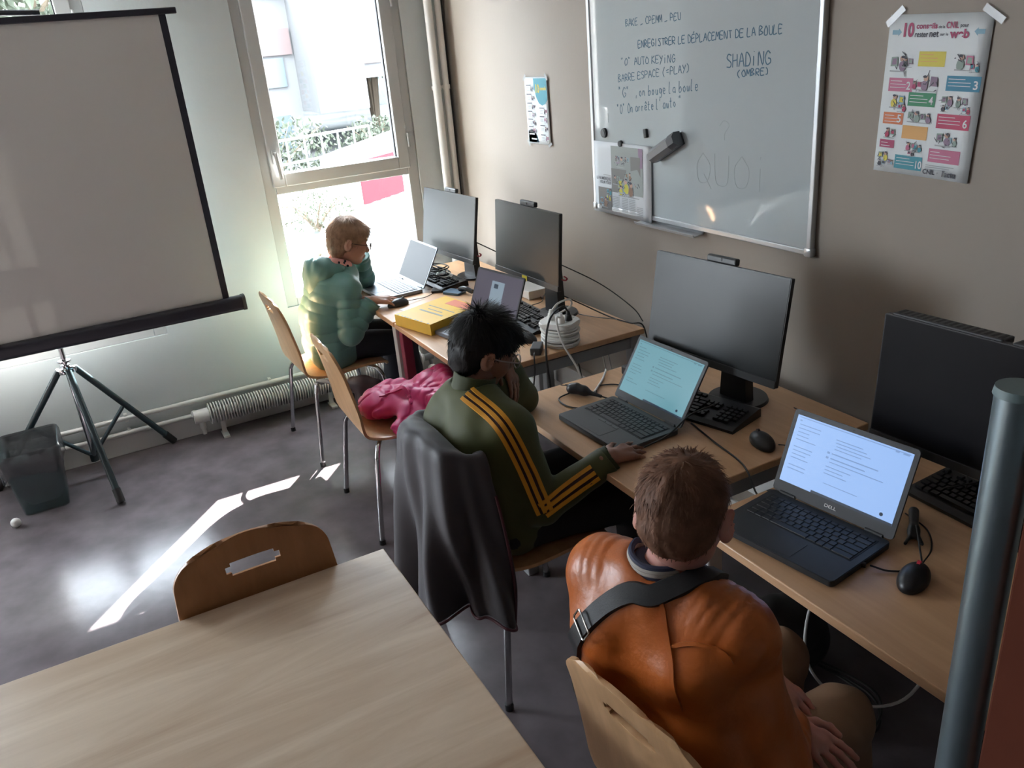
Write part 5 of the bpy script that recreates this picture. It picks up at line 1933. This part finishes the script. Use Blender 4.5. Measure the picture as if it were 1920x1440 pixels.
# ------------------------------------------------------------------ boy in orange leather, nearest the camera
def boy_orange():
    t = person('person in an orange leather jacket seen from behind, hands on tan trousers', (3.52, -1.16, 0))
    yaw = .30
    X, Fv = V3(math.cos(yaw), math.sin(yaw), 0), V3(-math.sin(yaw), math.cos(yaw), 0)
    Z = V3(0, 0, 1)
    pel = V3(3.535, -1.19, .53)
    wai = V3(3.50, -1.235, .67)
    chs = V3(3.468, -1.25, .815)
    nek = V3(3.452, -1.255, .938)
    shR, shL = chs + X * .128 + Z * .070, chs - X * .128 + Z * .075
    elR, wrR = V3(3.685, -1.185, .655), V3(3.595, -1.06, .600)
    elL, wrL = V3(3.30, -1.16, .68), V3(3.485, -1.00, .600)
    H = HM((3.472, -1.215, 1.062), .62, -.36, -.03, .95)
    def torso(d):
        p = []
        for s in (-1, 1):
            p += [cone(pel + X * s * .075, wai + X * s * .07, .098 + d, .095 + d, k=.05), cone(wai + X * s * .07, chs + X * s * .072, .095 + d, .094 + d, k=.05), cone(chs + X * s * .072, nek + X * s * .03 - Z * .03, .090 + d, .055 + d, k=.05)]
        return p
    def arms(d, wrist_cut=0):
        p = []
        for sh, el, wr, nk in ((shR, elR, wrR, 1), (shL, elL, wrL, -1)):
            p += [cone(nek + X * nk * .05 - Z * .03, sh, .048 + d, .058 + d, k=.05), cone(sh, el, .056 + d, .047 + d, k=.014), cone(el, wr, .046 + d, .033 + d, k=.02)]
        return p
    hips = (pel + X * .075, pel - X * .075)
    kn = (V3(3.555, -.865, .475), V3(3.36, -.85, .485))
    an = (V3(3.56, -.80, .085), V3(3.35, -.80, .085))
    body = torso(-.02) + arms(-.012) + [cone(nek - Z * .05, V3(3.475, -1.225, 1.02), .05, .045, k=.03)] + grow(legs_prims(hips, kn, an), -.012)
    hr = Matrix.Translation(wrR) @ frame_from((.20, .07, -.045), (.15, .05, 1))
    hl = Matrix.Translation(wrL) @ frame_from((.16, .0, -.03), (0, .1, 1))
    blocks = [sdf(body, .008, smooth=1), sdf(mapp(head_prims(.005), H), .0035), sdf(mapp(hand_prims(1, [.18, .22, .25, .30], 1.0), hr @ Matrix.Scale(.92, 4)), .0022), sdf(mapp(hand_prims(-1, .3), hl @ Matrix.Scale(.92, 4)), .003)]
    b = mesh_obj('body', vf_mesh('body', blocks), skin_pink, t, smooth=False)
    eyes(t, H)
    # trousers
    sdf_obj('trousers', legs_prims(hips, kn, an, (.088, .068, .062, .046)) + [cone(pel + X * .06, pel - X * .06, .105, k=.05)], .006, trouser_tan, t, [(.004, 55, 9)])
    for a in an:
        shoe('shoe', t, a, .1, .19, shoe_navy, shoe_sole)
    # jacket
    jk = torso(.018) + arms(.008)
    jk = [p for p in jk]
    jk += [dict(cone(nek + Z * .005 + Fv * .005, nek + Z * .12 + Fv * .02, .056, .062, k=.012), op='s')]
    for nk, sh in ((1, shR), (-1, shL)):
        jk += [cone(nek + X * nk * .075 - Z * .018, sh + X * nk * .020 + Z * .006, .055, .066, k=.02, q=(.021, .008))]
    for wr, el in ((wrR, elR), (wrL, elL)):
        d = (wr - el) / np.linalg.norm(wr - el)
        jk += [cone(wr - d * .045, wr - d * .012, .046, .043, k=.006, flat=1)]
        jk += [dict(cone(wr - d * .012, wr + d * .08, .06, .06, k=.004, flata=1), op='s')]
    jo = sdf_obj('leather_jacket', jk, .0045, leather, t, [(.0065, 26, 5), (.003, 60, 8)], 1)
    bv = bvh_of(jo)
    Cc = nek
    def P(px_, z):
        return nek + X * px_ + Z * z
    def ray_path(pts, far=.45):
        return [(Vector(P(x, z) - Fv * far + Z * far * .35), Vector(P(x, z))) for x, z in pts]
    # raglan seams
    ribbon_on('raglan_seam', bv, ray_path([(.045, -.005), (.075, -.06), (.105, -.12), (.125, -.19)]), .010, leather, jo, .0015, thick=.0035)
    ribbon_on('shoulder_seam', bv, ray_path([(.085, -.085), (.125, -.060), (.17, -.055), (.19, -.07)]), .008, leather, jo, .001, thick=.003)
    # crossbody strap
    st = ribbon_on('bag_strap', bv, [(Vector(nek + X * .098 + Fv * .06 + Z * .4), Vector(nek + X * .092 + Fv * .05 - Z * .05)), (Vector(nek + X * .092 + Fv * .01 + Z * .4), Vector(nek + X * .088 + Fv * .01 - Z * .05)), (Vector(nek + X * .075 - Fv * .12 + Z * .4), Vector(nek + X * .070 - Fv * .02 - Z * .02))] + ray_path([(.035, -.010), (-.005, -.020), (-.045, -.058), (-.085, -.12), (-.12, -.19), (-.15, -.26), (-.175, -.34)]), .040, strap_black, t, .004, thick=.003)
    q = ray_path([(-.082, -.118)])[0]
    loc, no, _, _ = bv.ray_cast(q[0], (q[1] - q[0]).normalized())
    if loc:
        dirv = Vector(X * -.50 - Z * .86)
        fr = frame_from(dirv, no)
        bm = bmesh.new()
        pts = [(x, y, 0) for x, y in rrect(.050, .030, .006)]
        tube(bm, pts + [pts[0]], .0020, 8, 0)
        bmesh.ops.transform(bm, matrix=Matrix.Translation(loc + no * .011) @ fr @ Matrix.Rotation(PI / 2 * 0, 4, 'Z'), verts=bm.verts)
        obj('strap_slider', bm, chrome, st, True)
    V, F = sdf([ell(V3(3.335, -1.335, .665), (.045, .03, .05), k=.02), ell(V3(3.32, -1.33, .62), (.05, .035, .05), k=.02)], .005, smooth=1)
    mesh_obj('pouch', vf_mesh('pouch', [(V, F)]), strap_black, t, smooth=False)
    # striped knit collar
    sdf_obj('knit_collar', [cone(nek + Fv * .004 - Z * .025, nek + Fv * .016 + Z * .034, .059, .0505, k=.005, flat=1)], .003, shirt_navy, t)
    for i, (r, z, m) in enumerate(((.0585, .004, shirt_navy), (.0575, .010, shirt_stripe), (.0565, .016, shirt_navy), (.0555, .022, shirt_stripe), (.054, .028, shirt_stripe), (.052, .034, shirt_navy))):
        bm = bmesh.new()
        c = nek + Fv * .010 + Z * (z + .010)
        tube(bm, [tuple(c + X * r * 1.05 * math.cos(a) + Fv * r * math.sin(a) + Z * (-.022 * max(0, math.sin(a)) + .004 * abs(math.cos(a)))) for a in [2 * PI * k / 24 for k in range(25)]], .0058, 8, 2, flat=1)
        obj('collar_band', bm, m, t, True)
    # hair
    cap = [ell((0, -.012, .034), (.081, .095, .088), k=.02), ell((0, -.045, -.006), (.070, .058, .070), k=.02), dict(ell((0, .092, -.035), (.095, .075, .085), k=.01), op='s'), dict(ell((0, -.02, -.125), (.12, .12, .05), k=.01), op='s')]
    for s in (-1, 1):
        cap += [dict(ell((s * .085, -.004, -.010), (.020, .022, .034), k=.005), op='s')]
    def flow(p, n):
        c = Vector((.012, -.045, .10))
        d = p - c
        sw = Vector((-d.y, d.x, 0)).normalized() * .5
        return d.normalized() + sw * max(0, 1 - d.length / .08) + Vector((0, .5 if p.z > .07 else 0, -.5))
    hair_obj(t, H, hair_brown, cap, 9000, lambda p: .011 + .015 * max(0, min(1, (p.z + .02) / .1)), flow, .0011, 3, .004, .26)
boy_orange()

# ------------------------------------------------------------------ boy in the olive track top
def boy_olive():
    t = person('person with black hair in an olive track top with amber stripes, head on hand', (2.45, -1.05, 0))
    yaw = .05
    X, Fv, Z = V3(math.cos(yaw), math.sin(yaw), 0), V3(-math.sin(yaw), math.cos(yaw), 0), V3(0, 0, 1)
    pel = V3(2.46, -1.10, .53)
    wai = V3(2.455, -1.135, .68)
    chs = V3(2.440, -1.150, .805)
    nek = V3(2.420, -1.135, .912)
    shR, shL = V3(2.590, -1.105, .845), V3(2.29, -1.035, .86)
    elR, wrR = V3(2.640, -1.045, .605), V3(2.705, -.845, .725)
    elL, wrL = V3(2.205, -.865, .745), V3(2.280, -.945, .915)
    H = HM((2.395, -1.072, 1.020), -.05, -.42, .10, .96)
    def torso(d):
        p = []
        for s in (-1, 1):
            p += [cone(pel + X * s * .075, wai + X * s * .07, .097 + d, .092 + d, k=.05), cone(wai + X * s * .07, chs + X * s * .07, .092 + d, .090 + d, k=.05), cone(chs + X * s * .07, nek + X * s * .03 - Z * .03, .088 + d, .055 + d, k=.05)]
        return p
    def arms(d):
        p = []
        for sh, el, wr, nk in ((shR, elR, wrR, 1), (shL, elL, wrL, -1)):
            p += [cone(nek + X * nk * .05 - Z * .035, sh, .046 + d, .056 + d, k=.05), cone(sh, el, .054 + d, .045 + d, k=.03), cone(el, wr, .043 + d, .030 + d, k=.02)]
        return p
    hips = (pel + X * .08, pel - X * .08)
    kn = (V3(2.60, -.70, .49), V3(2.33, -.70, .50))
    an = (V3(2.60, -.68, .085), V3(2.33, -.70, .085))
    body = torso(-.02) + arms(-.010) + [cone(nek - Z * .05, V3(2.405, -1.09, .975), .050, .046, k=.03)] + grow(legs_prims(hips, kn, an), -.012)
    hr = Matrix.Translation(wrR) @ frame_from((-.03, .22, -.02), (.12, .12, 1))
    hl = Matrix.Translation(wrL) @ frame_from((.55, -.02, -.52), (.45, .6, .5))
    blocks = [sdf(body, .008, smooth=1), sdf(mapp(head_prims(), H), .0035), sdf(mapp(hand_prims(1, [.16, .22, .26, .30], .9), hr), .0022), sdf(mapp(hand_prims(-1, [.15, .25, .3, .5], 1.6), hl @ Matrix.Scale(.95, 4)), .0022)]
    mesh_obj('body', vf_mesh('body', blocks), skin_dark, t, smooth=False)
    eyes(t, H)
    sdf_obj('trousers', legs_prims(hips, kn, an, (.092, .070, .064, .048)) + [cone(pel + X * .06, pel - X * .06, .105, k=.05)], .007, trouser_black, t, [(.004, 50, 3)])
    for a in an:
        shoe('shoe', t, a, 0, .21, black_matte, shoe_sole)
    jk = torso(.014) + arms(.012)
    for wr, el in ((wrR, elR), (wrL, elL)):
        d = (wr - el) / np.linalg.norm(wr - el)
        jk += [dict(cone(wr - d * .010, wr + d * .07, .07, .07, k=.003, flata=1), op='s')]
    jk += [dict(cone(nek + Z * .02, nek + Z * .2 + Fv * .05, .058, .075, k=.006, flata=1), op='s')]
    jo = sdf_obj('track_top', jk, .0045, green_cloth, t, [(.0055, 22, 15), (.002, 55, 6)], 1)
    bv = bvh_of(jo)
    # collar and cuff
    V, F = sdf([cone(nek - Z * .035 - Fv * .006, nek + Z * .052 + Fv * .022, .066, .061, k=.01, flat=1), dict(cone(nek - Z * .005 + Fv * .006, nek + Z * .15 + Fv * .05, .055, .060, k=.004), op='s')], .003, [(.002, 60, 4)], 1)
    mesh_obj('stand_collar', vf_mesh('stand_collar', [(V, F)]), green_dark, jo, smooth=False)
    d = (wrR - elR) / np.linalg.norm(wrR - elR)
    V, F = sdf([cone(wrR - d * .065, wrR + d * .004, .044, .040, k=.006, flat=1, flata=1), dict(cone(wrR - d * .08, wrR + d * .02, .034, .034, k=.002), op='s')], .003, [(.0015, 60, 4)], 1)
    mesh_obj('rib_cuff', vf_mesh('rib_cuff', [(V, F)]), green_dark, jo, smooth=False)
    # three stripes down the right sleeve: rays toward the arm axis from outside/behind
    out = V3(.80, -.42, .45)
    out /= np.linalg.norm(out)
    ax = []
    neckp = nek + X * .035 - Z * .02
    chain = [neckp, shR + X * -.02, shR * .6 + elR * .4, shR * .25 + elR * .75, elR * .97 + shR * .03]
    fo = [elR, elR * .72 + wrR * .28, elR * .45 + wrR * .55, elR * .25 + wrR * .75]
    for nm_, mt, w, offs, lf in (('stripe_backing', stripe_dark, .047, (0,), .0010), ('amber_stripe', stripe_yellow, .0130, (-.0185, 0, .0185), .0052)):
        for o_ in offs:
            for ch, od in ((chain, out), (fo, V3(.86, -.28, .42))):
                pts = []
                for i, c in enumerate(ch):
                    a = ch[min(i + 1, len(ch) - 1)] - ch[max(i - 1, 0)]
                    a = a / np.linalg.norm(a)
                    o2 = od - a * (od @ a)
                    o2 /= np.linalg.norm(o2)
                    sd = np.cross(a, o2)
                    cc = c + sd * o_
                    pts.append((Vector(cc + o2 * .3), Vector(cc)))
                ribbon_on(nm_, bv, pts, w, mt, jo, lf, thick=.0012)
    # pocket piping
    ribbon_on('pocket_piping', bv, [(Vector((2.85, -.80, 1.0)), Vector(p)) for p in ((2.50, -1.06, .70), (2.51, -1.055, .67), (2.52, -1.05, .64), (2.53, -1.05, .61))], .007, stripe_yellow, jo, .002, thick=.002)
    # hair
    cap = [ell((0, -.014, .040), (.079, .099, .093), k=.02), ell((0, -.045, -.015), (.068, .058, .080), k=.02), ell((0, .060, .070), (.060, .040, .036), k=.02), dict(ell((0, .105, -.030), (.10, .060, .070), k=.01), op='s'), dict(ell((0, -.02, -.140), (.12, .12, .05), k=.01), op='s')]
    for s in (-1, 1):
        cap += [dict(ell((s * .085, .006, -.016), (.020, .020, .036), k=.005), op='s')]
    def flow(p, n):
        c = Vector((-.005, -.055, .115))
        d = p - c
        return d.normalized() + Vector((0, .25 if p.y > -.04 else -.1, -.35 if p.z < .06 else 0))
    hair_obj(t, H, hair_black, cap, 8000, lambda p: .018 + .026 * max(0, min(1, (p.z + .02) / .1)), flow, .0014, 5, .004, lambda p: .22 + (.9 if p.z > .105 and p.y < .03 else 0), noise=(.006, 80, 3))
    glasses(t, H, clear_plastic, .024, .0026)
boy_olive()

# ------------------------------------------------------------------ small boy in the teal puffer at the window
def boy_teal():
    t = person('small person with blond hair and glasses in a teal puffer jacket at the window', (.55, -1.03, 0))
    X, Fv, Z = V3(1, 0, 0), V3(0, 1, 0), V3(0, 0, 1)
    pel = V3(0.550, -1.05, .52)
    wai = V3(0.545, -1.055, .64)
    chs = V3(0.540, -1.005, .77)
    nek = V3(0.530, -.945, .875)
    shR, shL = V3(0.685, -.96, .80), V3(0.395, -.945, .80)
    elR, wrR = V3(0.745, -1.00, .605), V3(0.735, -.862, .742)
    elL, wrL = V3(0.365, -.775, .755), V3(0.435, -.80, .90)
    H = HM((.535, -.880, 1.0), -.12, -.30, 0, .97)
    hips = (pel + X * .07, pel - X * .07)
    kn = (V3(0.650, -.70, .47), V3(0.460, -.70, .48))
    an = (V3(0.690, -.66, .085), V3(0.450, -.74, .085))
    def torso(d, **kw):
        p = []
        for s in (-1, 1):
            p += [cone(pel + X * s * .065, wai + X * s * .06, .088 + d, .085 + d, k=.04, **kw), cone(wai + X * s * .06, chs + X * s * .058, .085 + d, .080 + d, k=.04, **kw), cone(chs + X * s * .058, nek + X * s * .03 - Z * .03, .078 + d, .050 + d, k=.04, **kw)]
        return p
    def arms(d, **kw):
        p = []
        for sh, el, wr, nk in ((shR, elR, wrR, 1), (shL, elL, wrL, -1)):
            p += [cone(nek + X * nk * .045 - Z * .035, sh, .042 + d, .050 + d, k=.04), cone(sh, el, .046 + d, .040 + d, k=.009, **kw), cone(el, wr, .038 + d, .028 + d, k=.012, **kw)]
        return p
    body = torso(-.01) + arms(-.004) + [cone(nek - Z * .04, V3(0.533, -.905, .94), .045, .041, k=.03)] + grow(legs_prims(hips, kn, an), -.012)
    hr = Matrix.Translation(wrR) @ frame_from((.07, .2, -.015), (.15, .1, 1))
    hl = Matrix.Translation(wrL) @ frame_from((.06, -.01, .06), (-.2, .9, .2))
    blocks = [sdf(body, .008, smooth=1), sdf(mapp(head_prims(), H), .004), sdf(mapp(hand_prims(1, [.30, .33, .36, .40], .9), hr @ Matrix.Scale(1.02, 4)), .0026), sdf(mapp(hand_prims(-1, [.5, .5, .6, .7]), hl @ Matrix.Scale(.9, 4)), .003)]
    mesh_obj('body', vf_mesh('body', blocks), skin_fair, t, smooth=False)
    eyes(t, H)
    sdf_obj('trousers', legs_prims(hips, kn, an, (.080, .062, .056, .044)), .007, trouser_navy, t, [(.004, 50, 3)])
    for a in an:
        shoe('shoe', t, a, 0, .18, shoe_navy, shoe_sole)
    qk = dict(q=(.047, .0135))
    jk = torso(.030, **qk) + arms(.017, q=(.045, .0115))
    jk += [cone(pel + X * .06 + V3(0, -.01, -.02), pel - X * .06 + V3(0, -.01, -.02), .118, .118, k=.03)]
    for wr, el in ((wrR, elR), (wrL, elL)):
        d = (wr - el) / np.linalg.norm(wr - el)
        jk += [dict(cone(wr - d * .005, wr + d * .07, .07, .07, k=.003, flata=1), op='s')]
    jk += [dict(cone(nek + Z * .03, nek + Z * .2 + Fv * .05, .058, .075, k=.008, flata=1), op='s'), dict(ell(pel + V3(0, 0, -.21), (.4, .4, .12), k=.01), op='s')]
    jo = sdf_obj('puffer_jacket', jk, .0036, teal_puffer, t, [(.004, 38, 2)], 1)
    # hood lying on the back
    hd = [ell(nek + V3(0, -.085, .010), (.125, .085, .085), k=.03), ell(nek + V3(0, -.115, -.045), (.10, .065, .08), k=.03), cone(nek + V3(-.085, -.03, .012), nek + V3(-.05, .035, -.01), .032, .022, k=.02), cone(nek + V3(.085, -.03, .012), nek + V3(.05, .035, -.01), .032, .022, k=.02),
          dict(ell(nek + V3(0, -.030, .060), (.075, .070, .055), k=.015), op='s')]
    sdf_obj('hood', hd, .0045, teal_puffer, jo, [(.009, 32, 7), (.003, 70, 4)], 1)
    sdf_obj('hood_lining', [cone(nek + V3(sx_ * .070, -.040, .050), nek + V3(sx_ * .070, .030, .026), .024, .020, k=.01) for sx_ in (1, -1)] + [cone(nek + V3(sx_ * .070, -.040, .050), nek + V3(.0, -.080, .050), .022, .022, k=.015) for sx_ in (1, -1)], .004, pink_fur, jo, [(.003, 90, 3)], 1)
    for i, (a_, z_) in enumerate(((-.02, .060), (.005, .052), (.02, .036), (-.035, .066), (-.005, .040), (.012, .060), (-.025, .045))):
        bm = bmesh.new()
        ball(bm, tuple(nek + V3(.091 - .004 * (i % 2), a_, z_ - .008)), .0062, 10)
        obj('lining_spot', bm, trouser_navy, jo, True)
    cap = [ell((0, -.012, .038), (.080, .098, .092), k=.02), ell((0, -.045, -.012), (.070, .058, .078), k=.02), ell((0, .052, .060), (.066, .044, .044), k=.02), dict(ell((0, .108, -.036), (.10, .058, .070), k=.01), op='s'), dict(ell((0, -.02, -.130), (.12, .12, .045), k=.01), op='s')]
    for s in (-1, 1):
        cap += [dict(ell((s * .087, .008, -.020), (.022, .022, .032), k=.005), op='s')]
    def flow(p, n):
        d = p - Vector((0, -.03, .125))
        return d.normalized() * .6 + Vector((0, .15 if p.y > 0 else 0, -1))
    hair_obj(t, H, hair_blond, cap, 6500, .042, flow, .0016, 8, .004, .12, noise=(.003, 90, 3))
    glasses(t, H, M('dark spectacle frame', (.05, .03, .02), .3), .022, .0018)
boy_teal()

# ================================================================== garments and bags left on the chairs
def coat():
    t = thing('coat', 'charcoal coat hung over the back of the chair of the boy in olive', 'coat', (2.46, -1.36, .4))
    cx, cy = 2.455, -1.235
    rs = random.Random(4)
    bm = bmesh.new()
    NU, NV = 96, 40
    rows = []
    for j in range(NV + 1):
        v = j / NV
        row = []
        for i in range(NU + 1):
            u = i / NU
            a = PI * (-.08 + 1.16 * u)            # around the back, from the right (+x) to the left
            top = .848 - .035 * abs(math.cos(a)) ** 2
            bot = .30 + .10 * max(0, math.sin(2.0 * a + .6)) - .09 * math.exp(-((u - .22) / .16) ** 2) + .05 * math.sin(7 * u)
            z = top + (bot - top) * v
            fold = (.018 + .030 * v) * v ** .4 * (math.sin(u * 24 + 1.2 * math.sin(3 * v + 5 * u)) + .5 * math.sin(u * 51 + 4 * v))
            ra = .192 + .072 * v + fold * .8
            rb = .115 + .055 * v ** .6 + fold
            if v < .12:
                k = 1 - v / .12
                ra -= .05 * k * k
                rb -= .085 * k * k
                z = top + .022 * math.sin(PI * min(1, v / .12)) - (top - bot) * max(0, v - .06)
            x = cx + ra * math.cos(a)
            y = cy - rb * max(-.35, math.sin(a))
            row.append(bm.verts.new((x, y, z)))
        rows.append(row)
    for a, b in zip(rows, rows[1:]):
        for i in range(NU):
            bm.faces.new((a[i], a[i + 1], b[i + 1], b[i]))
    o = obj('coat_shell', bm, grey_coat, t, True, angle=180)
    md = o.modifiers.new('s', 'SOLIDIFY')
    md.thickness = .007
    md.offset = -1
    sd = o.modifiers.new('d', 'SUBSURF')
    sd.levels = sd.render_levels = 1
    # piped hem along the right edge
    me = o.data
    N1 = NU + 1
    ed = [me.vertices[j * N1 + 1].co.copy() for j in range(8, NV + 1, 4)] + [me.vertices[NV * N1 + i].co.copy() for i in range(3, 34, 3)]
    bm = bmesh.new()
    tube(bm, [p + Vector((.004, -.002, -.002)) for p in ed], .0042, 8, 4)
    obj('hem_piping', bm, coat_pipe, t, True)
coat()
def pink_jacket():
    t = thing('puffer_jacket', 'magenta quilted puffer jacket heaped on the middle chair seat', 'jacket', (1.45, -.98, .45))
    p = [ell((1.35, -1.06, .495), (.14, .13, .058), Matrix.Rotation(.25, 3, 'X'), k=.03), dict(ell((1.37, -1.02, .575), (.085, .075, .040), k=.02), op='s'),
         ell((1.50, -.97, .50), (.15, .12, .056), k=.03), ell((1.47, -.87, .53), (.16, .10, .070), k=.03),
         cone((1.42, -.83, .58), (1.62, -.87, .575), .042, .046, k=.02, q=(.05, .007)), cone((1.46, -1.0, .545), (1.62, -.93, .54), .042, .046, k=.02, q=(.05, .007)),
         ell((1.625, -1.03, .42), (.055, .10, .10), k=.03), ell((1.635, -1.05, .33), (.045, .085, .11), k=.03), ell((1.635, -1.07, .25), (.032, .055, .08), k=.03),
         cone((1.56, -1.04, .50), (1.625, -1.12, .465), .040, .034, k=.02, flat=1)]
    o = sdf_obj('jacket_shell', p, .0045, pink_puffer, t, [(.008, 24, 3), (.009, 22, 5, 'c'), (.006, 36, 8, 'c')], 1)
    bv = bvh_of(o)
    ribbon_on('zip_placket', bv, [(Vector((x, y, z + .4)), Vector((x, y, z))) for x, y, z in ((1.40, -1.10, .5), (1.47, -1.03, .5), (1.53, -1.02, .5), (1.57, -1.03, .45))], .016, pink_puffer, o, .002, thick=.004)
pink_jacket()
hb = thing('handbag', 'dark brown leather bag hanging between the window side chairs', 'bag', (.98, -1.06, .3))
V, F = sdf([cone((.93, -1.08, .43), (1.03, -1.0, .43), .034, .034, k=.02), cone((.93, -1.08, .30), (1.03, -1.0, .30), .046, .046, k=.03), cone((.98, -1.04, .43), (.98, -1.04, .30), .045, .055, k=.03)], .005, [(.004, 40, 3)], 1)
mesh_obj('bag_body', vf_mesh('bag_body', [(V, F)]), bag_brown, hb, smooth=False)
bm = bmesh.new()
box(bm, (1.035, -1.055, .335), (.006, .03, .014), .002, (0, 0, .6))
obj('clasp', bm, chrome, hb)
bm = bmesh.new()
tube(bm, [(.95, -1.09, .42), (.88, -1.16, .44), (.80, -1.20, .435), (.78, -1.18, .41)], .018, 8, 8, flat=.4)
obj('bag_strap', bm, bag_grey, hb, True)
